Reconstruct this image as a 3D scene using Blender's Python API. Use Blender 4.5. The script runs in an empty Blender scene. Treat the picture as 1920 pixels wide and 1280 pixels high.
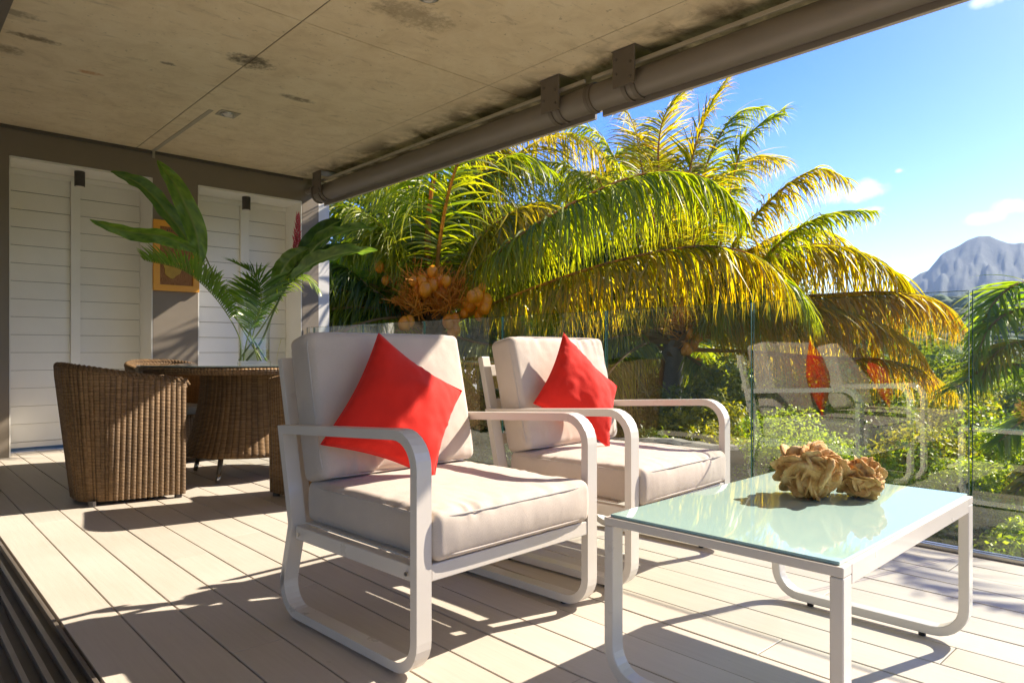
import bpy, bmesh, math, random
import numpy as np
from mathutils import Vector
random.seed(7); rng = np.random.default_rng(7)
R = math.radians
scene = bpy.context.scene
col = scene.collection

# ------------------------------------------------------------------ camera, sky, sun, exposure
CAM_H = 0.88
FPX = 1303.0
cd = bpy.data.cameras.new('camera'); cam = bpy.data.objects.new('camera', cd); col.objects.link(cam)
cam.location = (0, 0, CAM_H); cam.rotation_euler = (R(90), 0, R(-42.8))
cd.sensor_width = 36; cd.lens = 36 * FPX / 1920; cd.shift_y = 20 / 1920
cd.clip_start = 0.02; cd.clip_end = 20000
scene.camera = cam

SUN_DIR = Vector((1.0, -0.27, 0.765)).normalized()     # towards the sun
SUN_EL = math.asin(SUN_DIR.z); SUN_AZ = math.atan2(SUN_DIR.x, SUN_DIR.y)
world = bpy.data.worlds.new("World"); scene.world = world; world.use_nodes = True
wn = world.node_tree; wl = wn.links
for n in list(wn.nodes): wn.nodes.remove(n)
def wnode(t, **k):
    n = wn.nodes.new(t)
    for a, b in k.items(): setattr(n, a, b)
    return n
wout = wnode('ShaderNodeOutputWorld'); wbg = wnode('ShaderNodeBackground')
sky = wnode('ShaderNodeTexSky', sky_type='NISHITA', sun_disc=False, sun_elevation=SUN_EL, sun_rotation=SUN_AZ)
sky.altitude = 100; sky.air_density = 1.1; sky.dust_density = 0.5; sky.ozone_density = 3.2
wbg.inputs['Strength'].default_value = 0.084
hsv = wnode('ShaderNodeHueSaturation'); hsv.inputs['Saturation'].default_value = 1.5; hsv.inputs['Hue'].default_value = 0.527; hsv.inputs['Value'].default_value = 0.95
wl.new(sky.outputs[0], hsv.inputs['Color'])
# a few small fair-weather clouds: soft noisy puffs at given directions of the sky
geo = wnode('ShaderNodeTexCoord')
_th = R(47.2); _F = Vector((math.cos(_th), math.sin(_th), 0)); _Rt = Vector((math.sin(_th), -math.cos(_th), 0))
def pixdir(px, py): return (_F + _Rt * ((px - 960) / FPX) + Vector((0, 0, 1)) * ((660 - py) / FPX)).normalized()
def wmath(op, a, b=None, clamp=False):
    n = wnode('ShaderNodeMath', operation=op); n.use_clamp = clamp
    for i, v in enumerate((a, b)):
        if v is None: continue
        if isinstance(v, (int, float)): n.inputs[i].default_value = v
        else: wl.new(v, n.inputs[i])
    return n.outputs[0]
nz = wnode('ShaderNodeTexNoise'); nz.inputs['Scale'].default_value = 34; nz.inputs['Detail'].default_value = 9; nz.inputs['Roughness'].default_value = .62
wl.new(geo.outputs['Generated'], nz.inputs['Vector'])
tot = None
for px, py, wx, wz in ((1590, 362, .060, .017), (1612, 354, .030, .016), (1846, 408, .030, .012), (1898, 386, .030, .012), (1848, 2, .03, .012),
                       (1686, 320, .008, .004), (1640, 392, .02, .006)):
    d = pixdir(px, py); hor = Vector((d.y, -d.x, 0)).normalized(); up = hor.cross(d).normalized()
    v = wnode('ShaderNodeVectorMath', operation='DOT_PRODUCT'); wl.new(geo.outputs['Generated'], v.inputs[0]); v.inputs[1].default_value = hor
    u = wnode('ShaderNodeVectorMath', operation='DOT_PRODUCT'); wl.new(geo.outputs['Generated'], u.inputs[0]); u.inputs[1].default_value = up
    w = wnode('ShaderNodeVectorMath', operation='DOT_PRODUCT'); wl.new(geo.outputs['Generated'], w.inputs[0]); w.inputs[1].default_value = d
    a = wmath('POWER', wmath('DIVIDE', v.outputs['Value'], wx), 2.0); b = wmath('POWER', wmath('DIVIDE', u.outputs['Value'], wz), 2.0)
    m = wmath('SUBTRACT', 1.0, wmath('ADD', a, b), True)
    m = wmath('MULTIPLY', m, wmath('GREATER_THAN', w.outputs['Value'], 0.5))
    tot = m if tot is None else wmath('MAXIMUM', tot, m)
dens = wmath('MULTIPLY', wmath('SUBTRACT', wmath('ADD', wmath('MULTIPLY', tot, .75), wmath('MULTIPLY', nz.outputs['Fac'], 1.9)), 1.25), 1.5, True)
dens = wmath('MULTIPLY', dens, wmath('MULTIPLY', tot, 2.2, True))
dens = wmath('MULTIPLY', dens, wmath('GREATER_THAN', tot, 0.001))
dens = wmath('MULTIPLY', dens, 0.9)
mixc = wnode('ShaderNodeMixRGB'); wl.new(dens, mixc.inputs['Fac']); wl.new(hsv.outputs[0], mixc.inputs[1]); mixc.inputs[2].default_value = (5.2, 5.2, 5.3, 1)
wl.new(mixc.outputs[0], wbg.inputs['Color']); wl.new(wbg.outputs[0], wout.inputs['Surface'])

sd = bpy.data.lights.new('sun', 'SUN'); sd.energy = 3.75; sd.angle = R(0.55); sd.color = (1.0, .90, .76)
so = bpy.data.objects.new('sun', sd); col.objects.link(so)
so.rotation_euler = SUN_DIR.to_track_quat('Z', 'Y').to_euler()

scene.view_settings.view_transform = 'Standard'; scene.view_settings.look = 'None'
scene.view_settings.exposure = 1.80; scene.view_settings.gamma = 1; scene.view_settings.use_curve_mapping = False
scene.render.engine = 'CYCLES'
cy = scene.cycles
cy.use_denoising = True
try: cy.denoiser = 'OPENIMAGEDENOISE'
except Exception: pass
cy.max_bounces = 10; cy.diffuse_bounces = 8; cy.glossy_bounces = 4; cy.transmission_bounces = 6; cy.transparent_max_bounces = 16; cy.volume_bounces = 0
cy.caustics_reflective = False; cy.caustics_refractive = False
cy.sample_clamp_indirect = 8

# ------------------------------------------------------------------ helpers
def ray(px, py): return np.array(_F) + np.array(_Rt) * ((px - 960) / FPX) + np.array((0, 0, 1.)) * ((660 - py) / FPX)
def at(px, py, t): return np.array((0, 0, CAM_H)) + ray(px, py) * t

def tag(o, label=None, cat=None, group=None, kind=None):
    if label: o['label'] = label
    if cat: o['category'] = cat
    if group: o['group'] = group
    if kind: o['kind'] = kind
    return o
def empty(name, loc=(0, 0, 0), rz=0.0):
    o = bpy.data.objects.new(name, None); o.empty_display_size = .1
    o.location = loc; o.rotation_euler = (0, 0, rz); col.objects.link(o); return o
def make_mesh(name, V, Fc, mat=None, parent=None, smooth=False, colr=None, uv=None, world=False, bevel=0, seg=2, mats=None, midx=None):
    V = np.asarray(V, dtype=np.float32).reshape(-1, 3)
    if world and parent is not None:
        V = V - np.array(parent.location, dtype=np.float32)
    me = bpy.data.meshes.new(name)
    if isinstance(Fc, np.ndarray):
        k = Fc.shape[1]; n = len(Fc)
        me.vertices.add(len(V)); me.vertices.foreach_set('co', V.ravel())
        me.loops.add(n * k); me.loops.foreach_set('vertex_index', Fc.astype(np.int32).ravel())
        me.polygons.add(n); me.polygons.foreach_set('loop_start', (np.arange(n) * k).astype(np.int32))
        me.polygons.foreach_set('loop_total', np.full(n, k, np.int32))
        me.update(calc_edges=True)
    else:
        me.from_pydata(V.tolist(), [], Fc); me.update()
    if uv is not None:
        l = me.uv_layers.new(name='UVMap'); vi = np.empty(len(me.loops), np.int32); me.loops.foreach_get('vertex_index', vi)
        l.data.foreach_set('uv', np.asarray(uv, np.float32)[vi].ravel())
    if colr is not None:
        ca = me.color_attributes.new('tint', 'FLOAT_COLOR', 'POINT')
        c4 = np.ones((len(V), 4), np.float32); c4[:, :3] = colr; ca.data.foreach_set('color', c4.ravel())
    if smooth: me.polygons.foreach_set('use_smooth', np.ones(len(me.polygons), bool))
    if mats:
        for m in mats: me.materials.append(m)
        if midx is not None: me.polygons.foreach_set('material_index', np.asarray(midx, np.int32))
    elif mat: me.materials.append(mat)
    me.validate(); me.update()
    o = bpy.data.objects.new(name, me); col.objects.link(o)
    if parent is not None: o.parent = parent
    if bevel:
        b = o.modifiers.new('bevel', 'BEVEL'); b.width = bevel; b.segments = seg; b.limit_method = 'ANGLE'; b.angle_limit = R(35)
    return o
class MB:
    """collects simple shapes into one mesh"""
    def __init__(s): s.V = []; s.F = []
    def add(s, V, F):
        k = len(s.V); s.V += [tuple(map(float, v)) for v in V]; s.F += [tuple(int(i) + k for i in f) for f in F]; return s
    def box(s, x0, x1, y0, y1, z0, z1):
        return s.add([(x, y, z) for x in (x0, x1) for y in (y0, y1) for z in (z0, z1)],
                     [(0, 1, 3, 2), (4, 6, 7, 5), (0, 4, 5, 1), (2, 3, 7, 6), (0, 2, 6, 4), (1, 5, 7, 3)])
    def cyl(s, c, r, z0, z1, n=24, r2=None):
        r2 = r if r2 is None else r2
        V = [(c[0] + r * math.cos(2 * math.pi * i / n), c[1] + r * math.sin(2 * math.pi * i / n), z0) for i in range(n)]
        V += [(c[0] + r2 * math.cos(2 * math.pi * i / n), c[1] + r2 * math.sin(2 * math.pi * i / n), z1) for i in range(n)]
        F = [(i, (i + 1) % n, n + (i + 1) % n, n + i) for i in range(n)] + [tuple(range(n))[::-1], tuple(range(n, 2 * n))]
        return s.add(V, F)
    def tube(s, pts, r, n=8, closed=False):
        V, Fq = tube(pts, r, n, closed); F = [tuple(f) for f in Fq]
        if not closed: F += [tuple(range(n))[::-1], tuple(range(len(V) - n, len(V)))]
        return s.add(V, F)
    def lathe(s, prof, c=(0, 0), n=40):
        V = []; F = []
        for (r, z) in prof:
            V += [(c[0] + r * math.cos(2 * math.pi * i / n), c[1] + r * math.sin(2 * math.pi * i / n), z) for i in range(n)]
        for k in range(len(prof) - 1):
            F += [(k * n + i, k * n + (i + 1) % n, (k + 1) * n + (i + 1) % n, (k + 1) * n + i) for i in range(n)]
        return s.add(V, F)
    def build(s, name, mat, parent=None, **k): return make_mesh(name, s.V, s.F, mat, parent, **k)
def spline(P, n=40):
    P = np.asarray(P, float); P = np.vstack([2 * P[0] - P[1], P, 2 * P[-1] - P[-2]]); out = []
    m = len(P) - 3
    for t in np.linspace(0, m - 1e-6, n):
        i = int(t); f = t - i; a, b, c, d = P[i:i + 4]
        out.append(.5 * (2 * b + (c - a) * f + (2 * a - 5 * b + 4 * c - d) * f * f + (3 * b - a - 3 * c + d) * f ** 3))
    return np.array(out)
def frames(P, closed=False):
    T = np.gradient(P, axis=0)
    if closed: T = np.roll(P, -1, 0) - np.roll(P, 1, 0)
    T /= np.linalg.norm(T, axis=1)[:, None] + 1e-12
    up = np.array((0, 0, 1.)); N = []
    n0 = np.cross(T[0], up)
    if np.linalg.norm(n0) < .1: n0 = np.cross(T[0], (1, 0, 0))
    n0 /= np.linalg.norm(n0); N.append(n0)
    for i in range(1, len(P)):
        v = N[-1] - T[i] * (N[-1] @ T[i]); v /= np.linalg.norm(v) + 1e-12; N.append(v)
    N = np.array(N); return T, N, np.cross(T, N)
def tube(P, r, n=8, closed=False):
    P = np.asarray(P, float); r = np.broadcast_to(np.asarray(r, float), (len(P),))
    T, N, B = frames(P, closed); a = np.arange(n) * 2 * np.pi / n
    V = P[:, None] + r[:, None, None] * (np.cos(a)[None, :, None] * N[:, None] + np.sin(a)[None, :, None] * B[:, None])
    m = len(P); F = []
    i = np.arange(n); j = (i + 1) % n
    rows = m if closed else m - 1
    for k in range(rows):
        k2 = (k + 1) % m; F.append(np.stack([k * n + i, k * n + j, k2 * n + j, k2 * n + i], 1))
    return V.reshape(-1, 3), np.vstack(F)
_perm = np.random.default_rng(3).random((64, 64, 64))
def vnoise(P):
    P = np.asarray(P, float); i = np.floor(P).astype(int); f = P - i; f = f * f * (3 - 2 * f); o = 0
    for dx in (0, 1):
        for dy in (0, 1):
            for dz in (0, 1):
                w = (f[..., 0] if dx else 1 - f[..., 0]) * (f[..., 1] if dy else 1 - f[..., 1]) * (f[..., 2] if dz else 1 - f[..., 2])
                o = o + w * _perm[(i[..., 0] + dx) % 64, (i[..., 1] + dy) % 64, (i[..., 2] + dz) % 64]
    return o * 2 - 1
def fbm(P, o=4):
    s = 0; a = 1
    for k in range(o): s = s + a * vnoise(np.asarray(P) * 2 ** k + 7.3 * k); a *= .5
    return s

# ------------------------------------------------------------------ materials
def new_mat(name):
    m = bpy.data.materials.new(name); m.use_nodes = True; nt = m.node_tree
    return m, nt, nt.nodes['Principled BSDF']
def setp(b, **k):
    names = dict(color='Base Color', rough='Roughness', metal='Metallic', spec='Specular IOR Level', sheen='Sheen Weight', coat='Coat Weight', coatr='Coat Roughness', trans='Transmission Weight', ior='IOR', sub='Subsurface Weight')
    for a, v in k.items():
        if a == 'color': v = (*v, 1)
        b.inputs[names[a]].default_value = v
def N(nt, t, **k):
    n = nt.nodes.new(t)
    for a, b in k.items(): setattr(n, a, b)
    return n
def noise(nt, scale, detail=4, rough=.55, vec=None, dist=0.):
    n = N(nt, 'ShaderNodeTexNoise'); n.inputs['Scale'].default_value = scale; n.inputs['Detail'].default_value = detail
    n.inputs['Roughness'].default_value = rough; n.inputs['Distortion'].default_value = dist
    if vec is not None: nt.links.new(vec, n.inputs['Vector'])
    return n.outputs['Fac']
def ramp(nt, fac, stops):
    n = N(nt, 'ShaderNodeValToRGB'); nt.links.new(fac, n.inputs['Fac']); e = n.color_ramp.elements
    while len(e) < len(stops): e.new(.5)
    for q, (p, c) in zip(e, stops): q.position = p; q.color = (*c, 1) if len(c) == 3 else c
    return n.outputs['Color']
def mix(nt, fac, a, b, mode='MIX'):
    n = N(nt, 'ShaderNodeMixRGB', blend_type=mode)
    for i, v in ((0, fac), (1, a), (2, b)):
        if isinstance(v, (int, float)): n.inputs[i].default_value = v
        elif isinstance(v, tuple): n.inputs[i].default_value = (*v, 1)
        else: nt.links.new(v, n.inputs[i])
    return n.outputs['Color']
def mth(nt, op, a, b=None, c=None, clamp=False):
    n = N(nt, 'ShaderNodeMath', operation=op); n.use_clamp = clamp
    for i, v in enumerate((a, b, c)):
        if v is None: continue
        if isinstance(v, (int, float)): n.inputs[i].default_value = v
        else: nt.links.new(v, n.inputs[i])
    return n.outputs[0]
def bump(nt, b, h, strength=.3, dist=.01):
    n = N(nt, 'ShaderNodeBump'); n.inputs['Strength'].default_value = strength; n.inputs['Distance'].default_value = dist
    nt.links.new(h, n.inputs['Height']); nt.links.new(n.outputs[0], b.inputs['Normal'])
def objco(nt): return N(nt, 'ShaderNodeTexCoord').outputs['Object']
def worldco(nt): return N(nt, 'ShaderNodeNewGeometry').outputs['Position']
def painted(name, c, rough=.4, var=.06, bs=.05, scale=30, metal=0., spec=.5, coat=0.):
    m, nt, b = new_mat(name); setp(b, color=c, rough=rough, metal=metal, spec=spec, coat=coat); p = worldco(nt)
    f = noise(nt, 2.2, 5, .6, p); lo = tuple(x * (1 - var) for x in c); hi = tuple(min(1, x * (1 + var)) for x in c)
    nt.links.new(ramp(nt, f, [(.3, lo), (.7, hi)]), b.inputs['Base Color'])
    r = noise(nt, 9, 4, .6, p); rr = N(nt, 'ShaderNodeMapRange'); nt.links.new(r, rr.inputs[0]); rr.inputs[3].default_value = max(0, rough - .1); rr.inputs[4].default_value = rough + .12
    nt.links.new(rr.outputs[0], b.inputs['Roughness'])
    if bs: bump(nt, b, noise(nt, scale, 5, .6, p), bs, .004)
    return m
M = {}
M['frame'] = painted('white_powder_coat', (.64, .585, .515), .30, .035, .03, 160, coat=.15)
M['dark_metal'] = painted('bronze_aluminium', (.10, .088, .072), .42, .12, .04, 60)
M['bracket'] = painted('taupe_powder_coat', (.145, .120, .095), .45, .12, .06, 60)
M['blind'] = painted('taupe_housing', (.205, .178, .148), .40, .08, .03, 40)
M['wall'] = painted('taupe_wall_paint', (.235, .195, .148), .75, .05, .12, 26)
M['white_wall'] = painted('white_wall_paint', (.80, .775, .71), .65, .04, .06, 26)
M['slat'] = painted('white_louvre_paint', (.78, .76, .70), .5, .04, .05, 40)
M['black'] = painted('black_plastic', (.012, .011, .010), .5, .1, .03, 60)
M['steel'] = painted('brushed_steel', (.45, .44, .42), .28, .08, .03, 90, metal=1.)
M['railmetal'] = painted('anodised_track', (.30, .27, .22), .38, .15, .03, 60, metal=.3)
M['brownmetal'] = painted('brown_lamp_body', (.05, .042, .036), .45, .1, .03, 60)
M['dark_void'] = painted('dark_void', (.012, .010, .008), .9, .1, 0)
M['orange'] = painted('orange_frame_paint', (.80, .36, .03), .42, .05, .05, 60)
M['white_floor'] = painted('interior_tile', (.55, .52, .46), .35, .05, .02, 20)

def deck_mat():
    m, nt, b = new_mat('composite_deck'); setp(b, rough=.5, spec=.4)
    p = worldco(nt); oi = N(nt, 'ShaderNodeObjectInfo')
    mp = N(nt, 'ShaderNodeMapping'); nt.links.new(p, mp.inputs[0]); mp.inputs['Scale'].default_value = (26, 1.1, 26)
    g = noise(nt, 3.0, 6, .6, mp.outputs[0]); big = noise(nt, 1.3, 4, .55, p)
    base = ramp(nt, oi.outputs['Random'], [(0, (.45, .385, .31)), (.5, (.50, .435, .355)), (1, (.55, .485, .405))])
    c = mix(nt, .22, base, ramp(nt, g, [(.3, (.40, .35, .28)), (.65, (.64, .59, .51))]))
    c = mix(nt, .30, c, ramp(nt, big, [(.32, (.47, .41, .335)), (.7, (.68, .63, .56))]))
    spots = mth(nt, 'GREATER_THAN', noise(nt, 38, 2, .5, p), .745)
    c = mix(nt, mth(nt, 'MULTIPLY', spots, .25), c, (.20, .16, .11))
    nt.links.new(c, b.inputs['Base Color'])
    rr = N(nt, 'ShaderNodeMapRange'); nt.links.new(big, rr.inputs[0]); rr.inputs[3].default_value = .38; rr.inputs[4].default_value = .62
    nt.links.new(rr.outputs[0], b.inputs['Roughness'])
    bump(nt, b, mth(nt, 'ADD', g, mth(nt, 'MULTIPLY', noise(nt, 240, 3, .6, p), .4)), .10, .004); return m
M['deck'] = deck_mat()

def concrete_mat():
    m, nt, b = new_mat('board_cast_concrete'); setp(b, rough=.85, spec=.25); p = worldco(nt)
    oi = N(nt, 'ShaderNodeObjectInfo')
    n1 = noise(nt, .9, 7, .62, p, .4); n2 = noise(nt, 5.5, 8, .68, p, .6)
    mp = N(nt, 'ShaderNodeMapping'); nt.links.new(p, mp.inputs[0]); mp.inputs['Scale'].default_value = (1.0, 3.4, 1); mp.inputs['Rotation'].default_value = (0, 0, .35)
    n3 = noise(nt, 4.0, 7, .66, mp.outputs[0], .3)
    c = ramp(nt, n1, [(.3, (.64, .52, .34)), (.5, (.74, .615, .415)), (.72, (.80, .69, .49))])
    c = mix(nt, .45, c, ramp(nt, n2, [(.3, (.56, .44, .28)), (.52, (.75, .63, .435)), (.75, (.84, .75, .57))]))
    # formwork streaks and mould
    c = mix(nt, mth(nt, 'MULTIPLY', ramp(nt, n3, [(.58, (0, 0, 0)), (.76, (1, 1, 1))]), .5), c, (.19, .145, .085))
    c = mix(nt, mth(nt, 'MULTIPLY', ramp(nt, n3, [(.22, (1, 1, 1)), (.38, (0, 0, 0))]), .45), c, (.60, .55, .44))
    sx = N(nt, 'ShaderNodeSeparateXYZ'); nt.links.new(p, sx.inputs[0])
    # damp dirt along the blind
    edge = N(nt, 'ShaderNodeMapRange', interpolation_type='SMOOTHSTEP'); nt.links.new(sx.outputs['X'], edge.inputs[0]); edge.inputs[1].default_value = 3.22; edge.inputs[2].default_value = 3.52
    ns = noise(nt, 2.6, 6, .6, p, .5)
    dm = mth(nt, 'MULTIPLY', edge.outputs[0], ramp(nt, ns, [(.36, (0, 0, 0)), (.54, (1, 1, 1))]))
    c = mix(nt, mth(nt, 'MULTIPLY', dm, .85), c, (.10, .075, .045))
    for (x, y, rx, ry, k, cc) in ((1.83, 4.50, .17, .12, .85, (.085, .072, .055)), (2.36, 4.92, .16, .05, .7, (.10, .08, .055)), (.74, 5.05, .16, .05, .75, (.12, .085, .05)),
                              (.62, 5.35, .12, .09, .6, (.15, .11, .07)), (1.10, 5.42, .09, .04, .7, (.50, .22, .08)), (2.25, 3.25, .30, .14, .5, (.16, .115, .07)), (1.45, 4.9, .05, .03, .7, (.12, .10, .08)),
                              (.95, 3.9, .35, .10, .5, (.20, .16, .10)), (1.5, 3.5, .25, .1, .45, (.2, .16, .10)), (.55, 4.75, .2, .06, .55, (.13, .10, .07))):
        dx = mth(nt, 'POWER', mth(nt, 'DIVIDE', mth(nt, 'SUBTRACT', sx.outputs['X'], x), rx), 2.)
        dy = mth(nt, 'POWER', mth(nt, 'DIVIDE', mth(nt, 'SUBTRACT', sx.outputs['Y'], y), ry), 2.)
        q = mth(nt, 'ADD', mth(nt, 'SUBTRACT', 1.0, mth(nt, 'ADD', dx, dy)), mth(nt, 'MULTIPLY', mth(nt, 'SUBTRACT', noise(nt, 24, 6, .7, p), .5), 3.2))
        q = mth(nt, 'MULTIPLY', mth(nt, 'MULTIPLY', q, 1.1, clamp=True), mth(nt, 'LESS_THAN', mth(nt, 'ADD', dx, dy), 2.4))
        c = mix(nt, mth(nt, 'MULTIPLY', q, k), c, cc)
    pits = mth(nt, 'GREATER_THAN', noise(nt, 30, 4, .6, p), .67)
    c = mix(nt, mth(nt, 'MULTIPLY', pits, .35), c, (.14, .11, .075))
    nt.links.new(c, b.inputs['Base Color'])
    bump(nt, b, mth(nt, 'ADD', n2, mth(nt, 'MULTIPLY', noise(nt, 60, 5, .6, p), .5)), .30, .012); return m
M['concrete'] = concrete_mat()
M['joint'] = painted('dark_joint', (.22, .18, .12), .9, .1, 0)
M['mortar'] = painted('smooth_mortar', (.42, .37, .28), .8, .06, .05)

def fabric_mat(name, c, var=.05, weave=900, sheen=.15):
    m, nt, b = new_mat(name); setp(b, rough=.88, spec=.2, sheen=sheen); p = objco(nt)
    f = noise(nt, 7, 5, .6, p); lo = tuple(x * (1 - var) for x in c); hi = tuple(min(1, x * (1 + var)) for x in c)
    cc = ramp(nt, f, [(.3, lo), (.7, hi)])
    cc = mix(nt, .10, cc, ramp(nt, noise(nt, 330, 2, .5, p), [(.35, tuple(x * .6 for x in c)), (.65, tuple(min(1, x * 1.25) for x in c))]))
    nt.links.new(cc, b.inputs['Base Color'])
    bump(nt, b, mth(nt, 'ADD', mth(nt, 'MULTIPLY', noise(nt, weave, 2, .5, p), .5), mth(nt, 'MULTIPLY', noise(nt, 22, 4, .55, p), 1.2)), .22, .004); return m
M['cushion'] = fabric_mat('beige_canvas', (.53, .45, .375))
M['seam'] = fabric_mat('beige_seam', (.50, .44, .385))
M['red'] = fabric_mat('red_canvas', (.68, .022, .012), .06, 700, .1)
M['greycush'] = fabric_mat('grey_seat_canvas', (.36, .34, .30))

def wicker_mat(name, c1, c2, cm, bw=.022, bh=.0085):
    m, nt, b = new_mat(name); setp(b, rough=.55, spec=.4)
    uv = N(nt, 'ShaderNodeTexCoord').outputs['UV']
    br = N(nt, 'ShaderNodeTexBrick'); nt.links.new(uv, br.inputs['Vector']); br.offset = .0; br.inputs['Scale'].default_value = 1
    br.inputs['Brick Width'].default_value = bw; br.inputs['Row Height'].default_value = bh
    br.inputs['Mortar Size'].default_value = .0011; br.inputs['Mortar Smooth'].default_value = .6; br.inputs['Bias'].default_value = 0
    br.inputs['Color1'].default_value = (*c1, 1); br.inputs['Color2'].default_value = (*c2, 1); br.inputs['Mortar'].default_value = (*cm, 1)
    big = noise(nt, 4.5, 4, .6, uv)
    mp = N(nt, 'ShaderNodeMapping'); nt.links.new(uv, mp.inputs[0]); mp.inputs['Scale'].default_value = (.6, 30, 1)
    streak = noise(nt, 3.5, 4, .6, mp.outputs[0])
    mp2 = N(nt, 'ShaderNodeMapping'); nt.links.new(uv, mp2.inputs[0]); mp2.inputs['Scale'].default_value = (45, .8, 1)
    st2 = noise(nt, 1.0, 3, .6, mp2.outputs[0])
    c = mix(nt, .40, br.outputs['Color'], ramp(nt, streak, [(.3, tuple(x * .35 for x in c1)), (.7, c2)]))
    c = mix(nt, .45, c, mix(nt, 1., c, ramp(nt, st2, [(.35, (.38, .35, .32)), (.65, (1.4, 1.3, 1.15))]), 'MULTIPLY'))
    c = mix(nt, .3, c, mix(nt, 1., c, ramp(nt, big, [(.35, (.55, .52, .5)), (.65, (1.2, 1.2, 1.2))]), 'MULTIPLY'))
    nt.links.new(c, b.inputs['Base Color'])
    # over-under relief: vertical ribs with the horizontal strands bulging over them
    sx = N(nt, 'ShaderNodeSeparateXYZ'); nt.links.new(uv, sx.inputs[0])
    ub = mth(nt, 'ABSOLUTE', mth(nt, 'SINE', mth(nt, 'MULTIPLY', sx.outputs['X'], math.pi / bw)))
    vb = mth(nt, 'ABSOLUTE', mth(nt, 'SINE', mth(nt, 'MULTIPLY', sx.outputs['Y'], math.pi / bh)))
    h = mth(nt, 'ADD', mth(nt, 'POWER', ub, .5), mth(nt, 'MULTIPLY', vb, 1.0))
    bump(nt, b, h, 1.0, .007); return m
M['wicker'] = wicker_mat('brown_wicker', (.29, .16, .065), (.48, .30, .14), (.06, .03, .012))
M['wicker_grey'] = wicker_mat('dark_wicker', (.165, .10, .055), (.27, .175, .10), (.04, .024, .013))

def thin_glass(name, tint, boost=1.0, rough=0.0):
    m = bpy.data.materials.new(name); m.use_nodes = True; nt = m.node_tree; nt.nodes.clear()
    out = N(nt, 'ShaderNodeOutputMaterial'); t = N(nt, 'ShaderNodeBsdfTransparent'); g = N(nt, 'ShaderNodeBsdfGlossy')
    g.inputs['Roughness'].default_value = rough; t.inputs['Color'].default_value = (*tint, 1); g.inputs['Color'].default_value = (.97, 1, .99, 1)
    fr = N(nt, 'ShaderNodeFresnel'); fr.inputs['IOR'].default_value = 1.5; f = mth(nt, 'MULTIPLY', fr.outputs[0], boost, clamp=True)
    # outside-in use of the same index for both faces of the pane
    geo = N(nt, 'ShaderNodeNewGeometry'); lw = N(nt, 'ShaderNodeFresnel'); lw.inputs['IOR'].default_value = 1.5
    mx = N(nt, 'ShaderNodeMixShader'); nt.links.new(f, mx.inputs[0]); nt.links.new(t.outputs[0], mx.inputs[1]); nt.links.new(g.outputs[0], mx.inputs[2])
    # faces seen from inside the pane: plain transmission with a weak second reflection
    mx2 = N(nt, 'ShaderNodeMixShader'); t2 = N(nt, 'ShaderNodeBsdfTransparent'); t2.inputs['Color'].default_value = (*tint, 1)
    nt.links.new(geo.outputs['Backfacing'], mx2.inputs[0]); nt.links.new(mx.outputs[0], mx2.inputs[1]); nt.links.new(t2.outputs[0], mx2.inputs[2])
    nt.links.new(mx2.outputs[0], out.inputs['Surface']); return m
M['pane'] = thin_glass('railing_glass', (.955, .985, .97), 3.2)
M['vase'] = thin_glass('vase_glass', (.97, .985, .98), 1.5)
M['edge'] = painted('glass_edge_green', (.015, .075, .055), .08, .2, 0)
def water_mat():
    m = thin_glass('vase_water', (.93, .95, .80), 1.2); return m
M['water'] = water_mat()
m, nt, b = new_mat('back_painted_glass'); setp(b, color=(.40, .575, .525), rough=.05, spec=.45, coat=.6, coatr=.0)
M['mint'] = m
m, nt, b = new_mat('clear_table_glass'); setp(b, color=(.25, .30, .26), rough=.02, spec=.9, coat=1., coatr=0)
M['tableglass'] = m

def leaf_mat(name, trans=.45, gloss=.10, gr=.35):
    m = bpy.data.materials.new(name); m.use_nodes = True; nt = m.node_tree; nt.nodes.clear()
    out = N(nt, 'ShaderNodeOutputMaterial'); a = N(nt, 'ShaderNodeAttribute', attribute_name='tint')
    d = N(nt, 'ShaderNodeBsdfDiffuse'); t = N(nt, 'ShaderNodeBsdfTranslucent'); g = N(nt, 'ShaderNodeBsdfGlossy'); g.inputs['Roughness'].default_value = gr
    g.inputs['Color'].default_value = (1., .97, .88, 1)
    nt.links.new(a.outputs['Color'], d.inputs['Color'])
    tc = mix(nt, 1., a.outputs['Color'], (2.2, 1.95, .75), 'MULTIPLY'); nt.links.new(tc, t.inputs['Color'])
    m1 = N(nt, 'ShaderNodeMixShader'); m1.inputs[0].default_value = trans; nt.links.new(d.outputs[0], m1.inputs[1]); nt.links.new(t.outputs[0], m1.inputs[2])
    m2 = N(nt, 'ShaderNodeMixShader'); m2.inputs[0].default_value = gloss; nt.links.new(m1.outputs[0], m2.inputs[1]); nt.links.new(g.outputs[0], m2.inputs[2])
    nt.links.new(m2.outputs[0], out.inputs['Surface']); return m
M['palm'] = leaf_mat('palm_leaflets', .64, .035, .40)
M['bush'] = leaf_mat('bush_leaves', .42, .06, .45)
M['ginger'] = leaf_mat('ginger_leaves', .45, .05, .35)
def tint_mat(name, rough=.6, bs=.3, sc=14):
    m, nt, b = new_mat(name); setp(b, rough=rough); a = N(nt, 'ShaderNodeAttribute', attribute_name='tint')
    p = objco(nt); c = mix(nt, .5, a.outputs['Color'], mix(nt, 1., a.outputs['Color'], ramp(nt, noise(nt, sc, 5, .65, p), [(.3, (.4, .4, .4)), (.7, (1.5, 1.5, 1.5))]), 'MULTIPLY'))
    nt.links.new(c, b.inputs['Base Color']); bump(nt, b, noise(nt, sc, 5, .6, p), bs, .02); return m
M['bark'] = tint_mat('palm_bark'); M['forest'] = tint_mat('forest_canopy', .9, .9, 1.6)
M['coconut'] = painted('orange_coconut_husk', (.95, .30, .008), .38, .28, .1, 12)
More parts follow.
